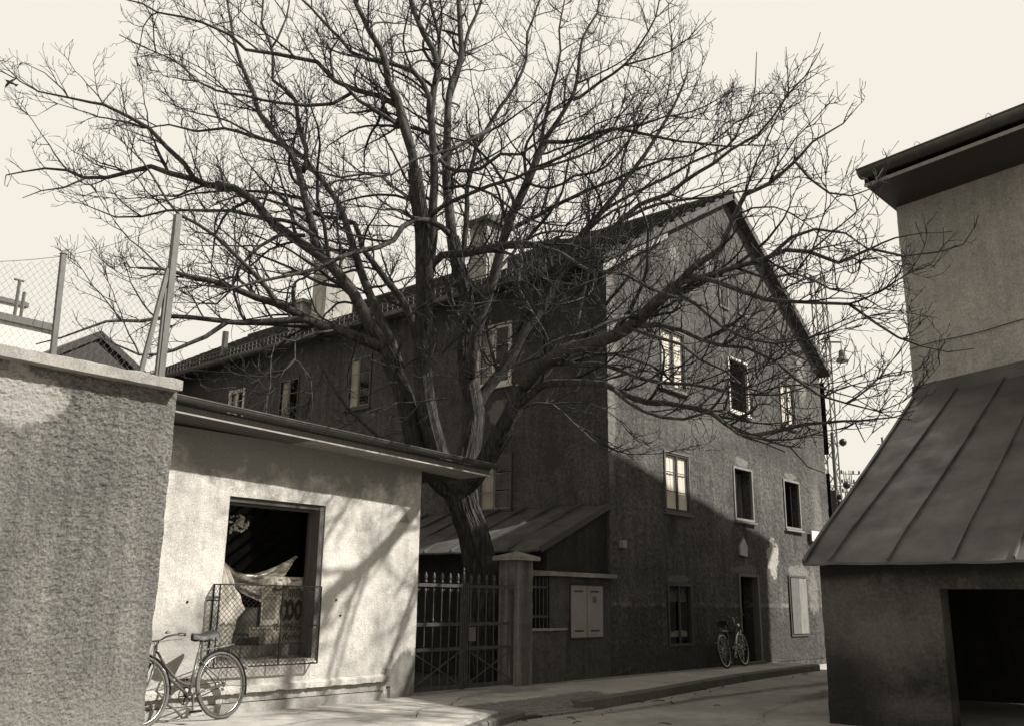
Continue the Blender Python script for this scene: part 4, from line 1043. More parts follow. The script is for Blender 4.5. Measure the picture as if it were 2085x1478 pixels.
LM = [
 # points, depth start, end, radius start, end, twig density
 ([(930, 1000), (905, 985), (868, 950), (845, 905), (832, 840), (815, 785), (797, 742), (786, 712)], 15.7, 15.2, .20, .15, 0, 1),
 ([(786, 712), (760, 700), (720, 685), (690, 672), (650, 662), (605, 640), (565, 620), (524, 608), (477, 588), (430, 572), (380, 562), (330, 548), (280, 545)], 15.2, 13.2, .11, .02, 1, 0),
 ([(640, 656), (621, 652), (560, 655), (503, 657), (463, 659), (420, 686), (352, 712), (285, 721), (230, 700)], 14.5, 13.2, .07, .012, 1, 0),
 ([(470, 658), (416, 650), (352, 644), (285, 654), (215, 655), (168, 672), (124, 690), (75, 700)], 14, 13, .05, .01, 1, 0),
 ([(788, 715), (760, 672), (735, 625), (715, 590), (690, 560), (668, 535), (651, 522), (608, 492), (554, 452), (515, 408), (475, 383), (423, 377), (393, 365), (344, 353), (307, 339), (260, 352), (219, 362), (170, 362), (137, 348), (91, 344), (12, 357)], 15.2, 13.5, .125, .010, 1, 0),
 ([(398, 368), (374, 335), (338, 301), (304, 262), (259, 237), (210, 216), (183, 210), (137, 198), (79, 186), (40, 164), (0, 125)], 14.0, 13.2, .05, .006, 1, 0),
 ([(170, 362), (130, 380), (85, 390), (45, 405)], 13.5, 13.3, .02, .006, 1, 0),
 ([(655, 525), (641, 487), (628, 430), (617, 385), (608, 354), (589, 308), (554, 268), (527, 230), (514, 189), (487, 122), (475, 67), (463, 0), (455, -40)], 15.0, 15.6, .085, .02, 1, 0),
 ([(617, 350), (624, 303), (608, 249), (603, 210), (585, 185), (558, 163), (555, 110), (550, 88), (531, 46), (540, -10)], 15.3, 15.6, .055, .018, 1, 0),
 ([(555, 96), (584, 38), (589, -10)], 15.5, 15.6, .025, .015, 1, 0),
 ([(812, 745), (795, 690), (773, 645), (755, 605), (735, 555), (718, 500), (700, 443), (684, 406), (651, 362), (619, 322), (597, 305), (554, 289), (513, 278), (457, 262), (400, 268), (345, 255), (300, 262)], 15.6, 16.4, .10, .014, 1, 0),
 ([(560, 290), (517, 275), (470, 250), (425, 235), (380, 225), (335, 205)], 16.2, 16.2, .03, .01, 1, 0),
 ([(851, 690), (838, 650), (815, 605), (790, 575), (760, 535), (738, 506), (722, 455), (662, 441), (603, 427), (535, 406), (480, 400), (430, 420)], 15.9, 16.6, .085, .012, 1, 0),
 ([(640, 480), (600, 455), (545, 445), (470, 432), (420, 428), (340, 430), (290, 440), (235, 440), (180, 420)], 14.6, 13.6, .045, .010, 1, 0),
 ([(565, 620), (520, 560), (480, 520), (440, 480), (400, 455), (365, 438), (340, 410), (320, 370), (290, 330), (260, 300)], 14.0, 13.0, .05, .010, 1, 0),
 ([(620, 480), (570, 480), (530, 505), (490, 545), (470, 590), (440, 620), (400, 615)], 14.4, 13.9, .04, .012, 1, 0),
 # dark front stem
 ([(935, 990), (905, 960), (889, 917), (873, 852), (864, 789), (860, 720), (862, 660), (866, 600), (863, 545), (862, 498), (857, 443), (849, 389), (844, 346)], 15.6, 14.2, .19, .12, 0, 1),
 ([(844, 350), (840, 308), (825, 262), (809, 205), (790, 168), (778, 103), (749, 60), (725, 10), (712, -30)], 14.2, 13.4, .09, .04, 1, 0),
 ([(828, 290), (821, 235), (802, 249), (764, 225), (730, 206), (704, 177), (682, 163), (673, 125), (673, 103), (697, 72)], 14.2, 13.2, .05, .015, 1, 0),
 ([(845, 330), (821, 225), (776, 199), (728, 187), (682, 163), (644, 129), (601, 118), (558, 110), (500, 101), (472, 70), (411, 46), (374, 37), (320, 24), (289, 9), (240, -5)], 14.2, 13.0, .06, .012, 1, 0),
 ([(874, 230), (874, 199), (841, 144), (795, 132), (752, 122), (716, 106), (692, 82), (653, 41), (634, 19), (613, -5)], 14.4, 13.8, .055, .02, 1, 0),
 ([(716, 192), (677, 209), (625, 216), (572, 211), (500, 197), (440, 185), (400, 165), (374, 137), (320, 107), (292, 97), (243, 70)], 13.8, 13.0, .035, .008, 1, 0),
 ([(867, 600), (876, 540), (882, 480), (881, 443), (884, 380), (884, 335), (879, 254), (876, 240), (884, 180), (893, 149), (884, 103), (864, 72), (843, 24), (831, -20)], 15.2, 15.0, .10, .05, 1, 0),
 ([(885, 170), (896, 120), (896, 91), (888, 48), (874, 5), (870, -30)], 15.0, 15.2, .05, .03, 1, 0),
 ([(922, 484), (900, 462), (873, 449), (844, 446), (819, 465), (800, 490), (771, 503), (738, 511), (695, 522), (651, 544), (581, 562), (520, 575), (470, 590), (410, 580)], 14.6, 12.2, .06, .012, 1, 0),
 ([(848, 440), (835, 405), (800, 380), (775, 362), (740, 355), (690, 360), (640, 350), (600, 330), (560, 325)], 14.4, 13.6, .035, .010, 1, 0),
 ([(855, 450), (815, 430), (780, 430), (745, 420), (700, 425)], 14.3, 14.0, .025, .008, 1, 0),
 ([(1000, 262), (960, 285), (925, 300), (880, 315), (845, 325), (800, 355), (760, 365), (705, 368)], 13.0, 12.4, .03, .010, 1, 0),
 # centre stem
 ([(935, 985), (952, 930), (965, 860), (962, 811), (955, 773), (950, 708), (955, 654), (950, 600), (932, 538), (922, 484)], 15.9, 16.3, .21, .125, 0, 1),
 ([(922, 490), (914, 430), (909, 362), (911, 254), (912, 216), (920, 168), (939, 120), (936, 48), (932, -30)], 16.3, 16.8, .11, .05, 1, 0),
 ([(958, 690), (930, 640), (915, 605), (905, 570)], 16.1, 15.6, .06, .03, 1, 0),
 ([(938, 560), (944, 510), (949, 471), (952, 389), (965, 322), (971, 281), (973, 295), (1000, 249), (1023, 214), (1058, 162), (1072, 122), (1074, 68), (1085, 35), (1112, -20)], 16.4, 16.6, .065, .02, 1, 0),
 ([(918, 200), (944, 108), (956, 62), (970, 31), (989, -25)], 16.7, 17.0, .05, .03, 1, 0),
 ([(868, 548), (900, 520), (949, 517), (1008, 503), (1060, 500), (1090, 498), (1171, 492), (1236, 481), (1262, 450), (1301, 416), (1360, 395), (1395, 367), (1452, 333), (1489, 306), (1544, 273), (1571, 239), (1604, 191), (1638, 157), (1676, 90)], 15.0, 12.6, .08, .006, 1, 0),
 ([(1262, 450), (1310, 425), (1370, 410), (1440, 402), (1500, 392), (1560, 380)], 13.8, 13.4, .035, .012, 1, 0),
 ([(880, 440), (900, 422), (973, 389), (1022, 373), (1076, 352), (1130, 335), (1180, 318), (1230, 290), (1290, 275)], 15.0, 13.6, .045, .012, 1, 0),
 ([(895, 325), (908, 341), (927, 349), (978, 343), (1019, 316), (1062, 316), (1090, 292), (1130, 260), (1175, 240)], 14.8, 13.4, .045, .012, 1, 0),
 ([(905, 385), (950, 378), (1000, 395), (1045, 430), (1100, 455), (1150, 460), (1205, 440)], 15.2, 14.5, .035, .010, 1, 0),
 ([(1604, 191), (1604, 140), (1601, 95)], 12.8, 12.6, .015, .005, 1, 0),
 # right-hand upper stem
 ([(955, 770), (962, 720), (972, 670), (985, 630), (1000, 585), (1022, 498), (1046, 430), (1073, 373), (1095, 319), (1108, 289)], 15.9, 15.2, .115, .075, 1, 0),
 ([(1102, 298), (1112, 230), (1126, 176), (1139, 108), (1137, 60), (1150, 0)], 15.2, 15.2, .04, .015, 1, 0),
 ([(1108, 285), (1118, 271), (1167, 198), (1177, 149), (1180, 110), (1185, 81), (1215, 27), (1223, -20)], 15.2, 15.0, .05, .018, 1, 0),
 ([(1167, 204), (1180, 200), (1221, 168), (1269, 135), (1302, 92), (1334, 35), (1345, -20)], 15.1, 14.6, .035, .012, 1, 0),
 ([(1269, 135), (1329, 119), (1364, 106), (1400, 80), (1448, 24)], 14.8, 14.4, .022, .006, 1, 0),
 ([(1108, 289), (1123, 290), (1183, 284), (1248, 261), (1288, 268), (1356, 287), (1420, 292), (1480, 296), (1560, 300)], 15.1, 13.8, .045, .010, 1, 0),
 ([(1085, 345), (1145, 319), (1194, 295), (1248, 264), (1307, 254), (1356, 238), (1437, 217), (1491, 187)], 15.2, 14.0, .035, .008, 1, 0),
 ([(1050, 462), (1100, 435), (1171, 400), (1222, 379), (1306, 343), (1350, 330), (1401, 316), (1450, 290), (1500, 250), (1550, 225)], 15.4, 13.6, .045, .008, 1, 0),
 ([(1073, 373), (1120, 385), (1170, 360), (1215, 352), (1260, 310), (1330, 225), (1400, 180)], 15.2, 14.0, .03, .008, 1, 0),
 # rear diagonal stem
 ([(960, 850), (985, 800), (1015, 765), (1045, 720), (1073, 668), (1106, 627), (1149, 538), (1179, 484), (1225, 433), (1280, 360), (1330, 290), (1380, 200), (1400, 150)], 16.2, 15.9, .12, .02, 1, 0),
 ([(1225, 433), (1290, 395), (1360, 360), (1410, 330), (1480, 300), (1510, 255), (1535, 200), (1540, 105)], 15.9, 15.4, .04, .008, 1, 0),
 # big right limb
 ([(940, 1000), (968, 965), (990, 935), (1012, 898), (1038, 848), (1065, 789)], 15.65, 14.65, 0.170, 0.150, 0, 1),
 ([(1065, 789), (1090, 757), (1144, 715), (1207, 699), (1269, 674), (1303, 648), (1341, 611), (1378, 581)], 14.65, 11.10, 0.115, 0.085, 1, 0),
 ([(1378, 581), (1412, 546), (1466, 507), (1489, 449), (1516, 401), (1564, 377), (1621, 330), (1655, 289), (1716, 252), (1742, 225)], 11.10, 10.50, 0.055, 0.006, 1, 0),
 ([(1378, 581), (1393, 574), (1450, 560), (1503, 540), (1557, 526), (1604, 510), (1650, 515), (1706, 536), (1774, 506), (1841, 519), (1909, 516), (1963, 496), (1987, 465), (1987, 440)], 11.10, 10.00, 0.045, 0.006, 1, 0),
 ([(1565, 524), (1612, 485), (1660, 468), (1719, 472), (1760, 500), (1800, 520)], 10.70, 10.30, 0.030, 0.006, 1, 0),
 ([(1621, 330), (1650, 362), (1690, 392), (1735, 400), (1775, 385), (1800, 340)], 10.60, 10.30, 0.020, 0.005, 1, 0),
 ([(1400, 560), (1462, 575), (1509, 592), (1559, 611), (1624, 615), (1656, 619), (1729, 619), (1783, 657), (1829, 684), (1875, 703), (1930, 716), (1985, 712)], 11.00, 9.80, 0.040, 0.005, 1, 0),
 ([(1300, 665), (1342, 661), (1384, 673), (1426, 692), (1470, 705), (1522, 707), (1580, 734), (1618, 769), (1668, 803), (1722, 822), (1791, 838), (1837, 819), (1850, 810)], 11.85, 10.10, 0.040, 0.005, 1, 0),
 ([(1284, 669), (1330, 684), (1384, 703), (1426, 734), (1476, 753), (1514, 788), (1560, 800), (1600, 830)], 12.03, 10.80, 0.030, 0.008, 1, 0),
 ([(1370, 590), (1420, 620), (1470, 665), (1520, 690), (1580, 700), (1640, 690), (1700, 660), (1745, 640)], 11.20, 10.50, 0.030, 0.006, 1, 0),
 ([(1500, 545), (1560, 570), (1620, 560), (1690, 590), (1750, 600), (1800, 630), (1850, 640)], 10.90, 10.10, 0.022, 0.005, 1, 0),
 # low right limbs
 ([(1040, 850), (1065, 815), (1100, 784), (1177, 776), (1230, 780), (1265, 799), (1315, 819), (1388, 826), (1445, 838), (1484, 865), (1530, 888), (1580, 876), (1637, 865), (1683, 861), (1752, 855), (1821, 850), (1860, 835)], 15.00, 10.30, 0.075, 0.006, 1, 0),
 ([(1250, 795), (1280, 819), (1346, 849), (1392, 853), (1445, 838), (1476, 834), (1484, 815)], 12.90, 11.50, 0.035, 0.015, 1, 0),
 ([(1080, 765), (1100, 742), (1138, 732), (1180, 742), (1234, 742), (1300, 769), (1349, 780), (1407, 780), (1445, 788), (1500, 800), (1587, 807), (1640, 790)], 14.30, 11.10, 0.050, 0.010, 1, 0),
 ([(1450, 838), (1503, 884), (1553, 895), (1610, 911), (1645, 949), (1676, 962)], 11.50, 10.90, 0.025, 0.006, 1, 0),
 ([(1510, 888), (1560, 905), (1600, 920)], 11.40, 11.20, 0.016, 0.008, 1, 0),
 ([(1740, 855), (1760, 900), (1775, 880)], 10.60, 10.50, 0.010, 0.005, 1, 0),
 # sunlit drooping branches
 ([(1050, 500), (1060, 502), (1062, 535), (1056, 577), (1077, 628), (1098, 661), (1127, 707)], 13.3, 10.9, .022, .010, 1, 0),
 ([(1020, 500), (1064, 493), (1118, 506), (1160, 527), (1198, 552), (1269, 560), (1320, 590), (1380, 605)], 13.8, 10.4, .035, .018, 1, 0),
 ([(1211, 552), (1207, 586), (1177, 611), (1118, 623)], 12.2, 10.9, .014, .006, 1, 0),
 ([(1060, 830), (1090, 820), (1123, 825), (1169, 862), (1207, 896), (1240, 921)], 14.6, 14.0, .028, .010, 1, 0),
 ([(678, 674), (650, 680), (621, 687), (600, 694), (600, 735), (577, 758), (560, 790)], 14.2, 13.6, .022, .008, 1, 0),
 ([(600, 735), (607, 738), (631, 772), (637, 829), (627, 853)], 13.8, 13.6, .014, .006, 1, 0),
 ([(600, 694), (575, 690), (556, 704), (550, 758), (543, 839), (524, 873)], 13.9, 13.4, .014, .006, 1, 0),
 ([(600, 730), (560, 770), (510, 765), (480, 790)], 13.8, 13.5, .010, .005, 1, 0),
 ([(644, 731), (675, 782), (705, 826), (739, 863), (773, 890), (800, 900)], 15.0, 15.3, .022, .035, 1, 0),
 ([(700, 700), (740, 728), (790, 745), (850, 745), (900, 720), (960, 690)], 14.5, 14.2, .010, .006, 1, 0),
 ([(1060, 700), (1000, 745), (960, 775), (910, 810), (870, 845), (840, 870)], 14, 13.8, .012, .006, 1, 0),
 ([(808, 730), (818, 690), (820, 655), (850, 630), (890, 605), (950, 560), (985, 520)], 14.8, 14.2, .030, .018, 1, 0),
]
rng = random.Random(11)
def perp(d):
    a = rng.uniform(0, 2 * pi); e = d.orthogonal().normalized(); f_ = d.cross(e); return e * cos(a) + f_ * sin(a)
def grow(start, d, L, r, lift, kseg):
    pts = [start]; p = start.copy(); d = d.copy(); bend = perp(d) * rng.uniform(.0, .22)
    s_ = L / kseg
    for i in range(kseg):
        d = (d + bend + perp(d) * rng.uniform(0, .28) + EZ * lift * (.4 + i / kseg)).normalized()
        p = p + d * s_; pts.append(p.copy())
    rad = [r * (1 - .72 * i / kseg) for i in range(kseg + 1)]
    return pts, rad
def tube_dir(path, i):
    a = path[max(0, i - 1)]; c = path[min(len(path) - 1, i + 1)]; d = c - a; return d.normalized() if d.length > 1e-6 else V((0, 0, 1))
CEN = V((-3.2, -.4, 5.0))
CROWN = [(-60, 100), (0, 110), (60, 120), (110, 75), (200, 60), (260, 0), (280, -400), (1460, -400), (1460, 60), (1440, 140), (1520, 165), (1560, 175), (1600, 90), (1700, 80), (1710, 160), (1765, 170), (1765, 300), (1720, 310), (1815, 290), (1815, 400),
 (1830, 470), (1895, 400), (1930, 470), (2000, 420), (2000, 510), (1915, 540), (1900, 640), (1990, 700), (1990, 730), (1900, 760), (1880, 850), (1790, 920), (1760, 950), (1700, 980), (1630, 960), (1500, 925), (1300, 940), (1240, 935), (1100, 930), (1040, 880), (800, 900), (640, 880),
 (520, 885), (420, 800), (330, 745), (240, 730), (110, 740), (50, 700), (60, 640), (150, 620), (100, 560), (90, 450), (20, 420), (-10, 360), (20, 290), (60, 270), (-60, 200)]
def in_crown(p):
    q = p - CAM; zf = q.dot(FW)
    if zf < 1: return False
    x = 1042.5 + FPX * q.dot(RT) / zf; y = 739 - FPX * q.dot(UP) / zf; c = False
    for (xa, ya), (xb, yb) in zip(CROWN, CROWN[1:] + CROWN[:1]):
        if (ya > y) != (yb > y) and x < xa + (xb - xa) * (y - ya) / (yb - ya): c = not c
    return c
def ok(p):
    if not in_crown(p): return False
    # keep out of the buildings
    if p.x > -.25 and p.y > -.25: return False
    if p.x > -.5 and p.y < -4.6 and p.z < 4.7 + 0: 
        if p.z < 1.8 + (p.x + 2.7) * .59 + .15: return False
    if p.x > 2.0 - .21 * (-4.8 - p.y) and p.y < -4.6: return False
    if p.y > -.7 and p.x < -4.0 and p.z < 3.4: return False
    if p.y > -1.8 and p.x < -9.3 and p.z < 3.45: return False
    if p.z < 3.0: return False
    return True
ntw = 0
extra = []
for pts, D0, D1, r0, r1, tw, big in LM:
    path = limb_path(pts, D0, D1, r0, r1)
    P_ = [p + V((noise.noise(p * 2.3), noise.noise(p * 2.3 + V((7, 0, 0))), noise.noise(p * 2.3 + V((0, 7, 0))))) * (.035 if r0 < .1 else .012) for p, r in path]; Rr = [r * (1 + .07 * noise.noise(p * 2)) for p, r in path]
    if big: lo = barktube(list(zip(P_, Rr)), 52, .015, 'limb', 'trunk')
    else: lo = B().tube(P_, Rr, 10 if r0 > .05 else 7).build('limb', 'bark', tree, smooth=True)
    if big and not tw: continue
    tb = B(); tot = 0
    # secondary limbs: long crooked side branches
    mains = [(P_, Rr)]
    Lt = sum((b_ - a_).length for a_, b_ in zip(P_, P_[1:])); acc = rng.uniform(.25, .6)
    for i in range(2, len(P_) - 1):
        acc -= (P_[i] - P_[i - 1]).length
        if acc <= 0:
            d = tube_dir(P_, i); pr = perp(d); out_ = (P_[i] - CEN).normalized()
            for _ in range(6):
                if pr.dot(out_) < 0 or pr.z < -.35: pr = perp(d)
            r2 = min(.036, max(.013, Rr[i] * rng.uniform(.35, .6))); L2 = rng.uniform(.8, 1.3) * (r2 * 55 + .4)
            a, ra = grow(P_[i], (d * .8 + pr * .85).normalized(), L2, r2, .03, max(5, int(L2 / .15)))
            if ok(a[-1]) and ok(a[len(a) // 2]):
                tb.tube(a, [max(r_, .006) for r_ in ra], 6, False); mains.append((a, [max(r_, .006) for r_ in ra]))
            acc = rng.uniform(.22, .5)
    # level 1
    lv1 = []
    for mi, (P_, Rr) in enumerate(mains):
      acc = rng.uniform(.05, .2); L_tot = sum((b_ - a_).length for a_, b_ in zip(P_, P_[1:])); run = 0
      for i in range(1, len(P_)):
          sgl = (P_[i] - P_[i - 1]).length; run += sgl; acc -= sgl
          if acc <= 0:
              f = run / L_tot
              if f > .10 or r0 < .05 or mi:
                  d = tube_dir(P_, i)
                  pr = perp(d); out_ = (P_[i] - CEN).normalized()
                  for _ in range(3):
                      if pr.dot(out_) < -.1 or pr.z < -.55: pr = perp(d)
                  dd = (d * .75 + pr * .9 + EZ * .12).normalized()
                  rr = max(.008, Rr[i] * rng.uniform(.3, .55)); LL = min(2.0, max(.45, rr * 45)) * rng.uniform(.7, 1.25)
                  lv1.append((P_[i], dd, LL, min(rr, .024)))
              acc = rng.uniform(.17, .32)
    # a fan of shoots at the tip
    for P_, Rr in mains: 
     for _ in range(2): lv1.append((P_[-1], (tube_dir(P_, len(P_) - 1) + perp(V((0, 0, 1))) * .35).normalized(), rng.uniform(.3, .7), .007))
    lv2 = []; lv3 = []
    for s0, d0, L0, rr in lv1:
        k = max(4, int(L0 / .10)); a, ra = grow(s0, d0, L0, rr, .035, k)
        if not ok(a[-1]): continue
        tb.tube(a, ra, 5, False); tot += 1
        for i in range(1, len(a)):
            for _ in range(1 if rng.random() < .9 else 2):
                if rng.random() < .25: continue
                d = tube_dir(a, i); pr = perp(d)
                if pr.z < -.3: pr = perp(d)
                lv2.append((a[i], (d * .85 + pr * .8 + EZ * .1).normalized(), rng.uniform(.14, .46) * min(1, .5 + L0 * .5), max(.0060, ra[i] * .62)))
    for s0, d0, L0, rr in lv2:
        k = max(3, int(L0 / .08)); a, ra = grow(s0, d0, L0, rr, .06, k)
        if not ok(a[-1]): continue
        ra[-1] = max(ra[-1], .0036)
        tb.tube(a, ra, 4, False); tot += 1
        for i in range(1, len(a)):
            if rng.random() < .28:
                d = tube_dir(a, i); lv3.append((a[i], (d * .8 + perp(d) * .8 + EZ * .12).normalized(), rng.uniform(.07, .20), .0042))
    for s0, d0, L0, rr in lv3:
        q = s0 + d0 * L0 * .55 + perp(d0) * L0 * .1; e_ = s0 + d0 * L0 + EZ * L0 * .25
        tb.tube([s0, q, e_], [rr, rr * .8, .0045], 3, False); tot += 1
    ntw += tot
    if tb.v: tb.build('twigs', 'twig', lo, kind='stuff')
print('twig tubes', ntw)

# ------------------------------------------------------------------ bicycles
def bicycle(name, loc, heading, lean, label, swan, tyre_m, steer=0.0):
    rt = thing(name, (0, 0, 0), label, 'bicycle', None)
    R_ = .335; WB = 1.04; hz = R_ + .012
    def wheel(cx, nm):
        t_ = B().ring((cx, 0, hz), (0, 1, 0), R_ - .006, .018, 44, 8).build(nm, tyre_m, rt, smooth=True)
        B().ring((cx, 0, hz), (0, 1, 0), R_ - .034, .010, 44, 6).build('rim', 'chrome', t_, smooth=True)
        B().lathe((cx, -.05, hz), [(.018, 0), (.03, .012), (.014, .02), (.014, .08), (.03, .088), (.018, .1)], 10, V((0, 1, 0))).build('hub', 'chrome', t_)
        sp = B()
        for i in range(32):
            a = 2 * pi * i / 32; a2 = a + (.5 if i % 2 else -.5); sd = .028 if i % 4 < 2 else -.028
            sp.tube([(cx + .024 * cos(a2), sd, hz + .024 * sin(a2)), (cx + (R_ - .042) * cos(a), 0, hz + (R_ - .042) * sin(a))], .0015, 3, False)
        sp.build('spokes', 'chrome', t_, kind='stuff'); return t_
    wheel(0, 'rear_wheel')
    fk = []
    n0 = len(COL.objects)
    fw_ = wheel(WB, 'front_wheel')
    def fender(cx, a0, a1, nm, mat):
        b = B(); n_ = 26
        for i in range(n_ + 1):
            a = a0 + (a1 - a0) * i / n_
            for j, (w_, rr) in enumerate(((-.027, R_ + .016), (-.014, R_ + .032), (.014, R_ + .032), (.027, R_ + .016))): b.v.append(V((cx + rr * cos(a), w_, hz + rr * sin(a))))
        for i in range(n_):
            for j in range(3): b.f.append((i * 4 + j, i * 4 + 4 + j, i * 4 + 5 + j, i * 4 + 1 + j))
        o_ = b.build(nm, mat, rt, smooth=True)
        b = B()
        for s_ in (-1, 1): b.tube([(cx, s_ * .045, hz), (cx + (R_ + .03) * cos(a1 - .25), s_ * .02, hz + (R_ + .03) * sin(a1 - .25))], .0025, 4)
        b.build('stay', 'chrome', o_)
    fender(0, R(35), R(200), 'rear_mudguard', 'bikeblack'); fender(WB, R(40), R(188), 'front_mudguard', 'bikeblack' if not swan else 'chrome')
    BBk = V((.44, 0, .27)); ST = V((.30, 0, .69)); HT = V((.85, 0, .78)); HB = V((.885, 0, .62)); mt = 'bikepaint' if not swan else 'bikeblack'
    b = B().tube([BBk, BBk.lerp(ST, .5), ST], .0155, 10); b.tube([HB, HT], .018, 10)
    # step-through: main tube straight, upper tube swooping down in a curve
    b.tube([HB + V((-.004, 0, .03)), HB.lerp(BBk, .5) + V((0, 0, -.005)), BBk], .0165, 10)
    cv = [HT + V((0, 0, -.03)), V((.78, 0, .64)), V((.68, 0, .52)), V((.56, 0, .42)), V((.46, 0, .38)), V((.405, 0, .385))]
    b.tube([p for p, r in smooth_path([(q, 1) for q in cv], .05)], .0135, 10)
    for s_ in (-1, 1):
        b.tube([BBk + V((0, s_ * .03, 0)), V((.2, s_ * .04, .31)), V((0, s_ * .055, hz))], .0085, 8); b.tube([ST + V((.02, s_ * .014, -.06)), V((0, s_ * .055, hz))], .007, 8)
    b.build('frame', mt, rt, smooth=True)
    b = B()
    for s_ in (-1, 1): b.tube([HB + V((.005, s_ * .03, -.01)), V((.945, s_ * .05, .50)), V((.985, s_ * .05, .42)), V((WB, s_ * .05, hz))], [.012, .012, .010, .007], 8)
    b.tube([HB + V((.005, -.04, 0)), HB + V((.005, .04, 0))], .014, 8).build('fork', mt, rt, smooth=True)
    B().tube([ST, ST + V((-.05, 0, .15))], .012, 8).build('seat_post', 'chrome', rt)
    # saddle: long nose, wide back
    b = B(); n_ = 14; c0 = ST + V((-.065, 0, .165)); prof = []
    for i in range(n_ + 1):
        f = i / n_; x_ = -.13 + .28 * f; wd = .10 * (1 - f) ** .75 + .022; th = .045 - .01 * f
        zc = .012 * cos(f * 5) + .015 * (1 - f)
        for j in range(9):
            a = pi * j / 8; b.v.append(c0 + V((x_, wd * cos(a), zc + th * sin(a) ** .7 - .045 * (abs(cos(a)) ** 3) * (1 - .3 * f))))
    for i in range(n_):
        for j in range(8): a = i * 9 + j; b.f.append((a, a + 1, a + 10, a + 9))
    b.f.append(tuple(range(9))); b.f.append(tuple(n_ * 9 + j for j in range(8, -1, -1)))
    sdl = b.build('saddle', 'leather', rt, smooth=True)
    b = B()
    for s_ in (-1, 1): b.ring(c0 + V((-.08, s_ * .045, -.05)), (0, 0, 1), .016, .004, 10, 4).tube([c0 + V((-.1, s_ * .045, -.03)), c0 + V((.02, s_ * .02, -.055)), c0 + V((.13, 0, 0))], .004, 5)
    b.build('saddle_springs', 'bikeblack', sdl)
    # handlebar
    hb = HT + V((-.03, 0, .05 if not swan else .2))
    b = B().tube([HT, hb], .011, 8)
    for s_ in (-1, 1):
        pts = [(hb, 1), (hb + V((.02, s_ * .06, .0)), 1), (hb + V((.02, s_ * .13, .02 if not swan else .05)), 1), (hb + V((-.03, s_ * .22, .03 if not swan else .06)), 1), (hb + V((-.14 if swan else -.09, s_ * .27, .02)), 1)]
        b.tube([p for p, r in smooth_path(pts, .04)], .0105, 8)
    hbo = b.build('handlebar', 'chrome', rt, smooth=True)
    for s_ in (-1, 1): B().tube([hb + V((-.045, s_ * .228, .032)), hb + V((-.155 if swan else -.11, s_ * .275, .02))], .016, 8).build('grip', 'leather', hbo)
    B().lathe(hb + V((-.01, .12, .05)), [(.004, 0), (.028, .004), (.026, .018), (.012, .03)], 12).build('bell', 'chrome', hbo)
    br = B()
    for s_ in (-1, 1): br.tube([hb + V((-.10, s_ * .25, -.02)), hb + V((.0, s_ * .16, -.015)), hb + V((.02, s_ * .03, -.02)), HB + V((.03, s_ * .02, .05))], .004, 5)
    br.build('brake_rods', 'chrome', hbo)
    B().lathe(HB + V((.07, 0, .20)), [(.015, -.04), (.036, -.02), (.045, .02), (.047, .03), (.03, .035)], 14, V((1, 0, 0))).build('headlamp', 'chrome', rt)
    B().box(.99, 1.03, -.035, .035, .66, .73).build('lamp_bracket', 'bikeblack', rt)
    # carrier
    b = B()
    for s_ in (-1, 0, 1): b.tube([(.26, s_ * .045, .715), (-.02, s_ * .055, .735), (-.16, s_ * .05, .76)], .005, 6)
    for x_ in (.2, .08, -.06, -.16): b.tube([(x_, -.055, .72 + (.2 - x_) * .08), (x_, .055, .72 + (.2 - x_) * .08)], .004, 5)
    for s_ in (-1, 1): b.tube([(-.12, s_ * .05, .75), (0, s_ * .06, hz)], .004, 5)
    b.build('carrier', 'chrome', rt)
    # drive
    b = B().ring(BBk + V((0, -.05, 0)), (0, 1, 0), .085, .006, 30, 5)
    for i in range(5): a = 2 * pi * i / 5; b.bar(BBk + V((0, -.05, 0)), BBk + V((.085 * cos(a), -.05, .085 * sin(a))), .008, .012)
    b.build('chainring', 'bikeblack', rt)
    b = B()
    for z_ in (.036, -.032): b.tube([(0, -.05, hz + z_ * .9), (BBk.x, -.05, BBk.z + z_ * 2.4)], .0055, 5)
    b.ring((0, -.05, hz), (0, 1, 0), .035, .006, 16, 5); b.build('chain', 'bikeblack', rt)
    for s_, a in ((1, -1.45), (-1, 1.7)):
        e_ = BBk + V((.165 * cos(a), s_ * .075, .165 * sin(a)))
        ck = B().bar(BBk + V((0, s_ * .07, 0)), e_, .012, .02).build('crank', 'chrome', rt)
        B().box(e_.x - .045, e_.x + .045, min(e_.y, e_.y + s_ * .09), max(e_.y, e_.y + s_ * .09), e_.z - .012, e_.z + .012).build('pedal', 'bikeblack', ck)
    # small parts seen on the rear
    B().lathe((-.36, 0, .50), [(.012, 0), (.02, .01), (.018, .03)], 10, V((-1, 0, .2))).build('reflector', 'greypaper', rt)
    rt.location = V(loc); rt.rotation_euler = (Matrix.Rotation(heading, 3, 'Z') @ Matrix.Rotation(lean, 3, 'X')).to_euler()
    return rt
bicycle('bicycle', (-8.06, -.56, .0), math.atan2(-.20, -1.04), R(9), 'step-through bicycle with chrome lamp leaning on the pale workshop wall', False, 'tyregrey')
bicycle('bicycle', (3.56, -.34, .0), math.atan2(.14, 1.14), R(-8), 'dark upright bicycle with swept handlebar leaning beside the open house door', True, 'tyre')

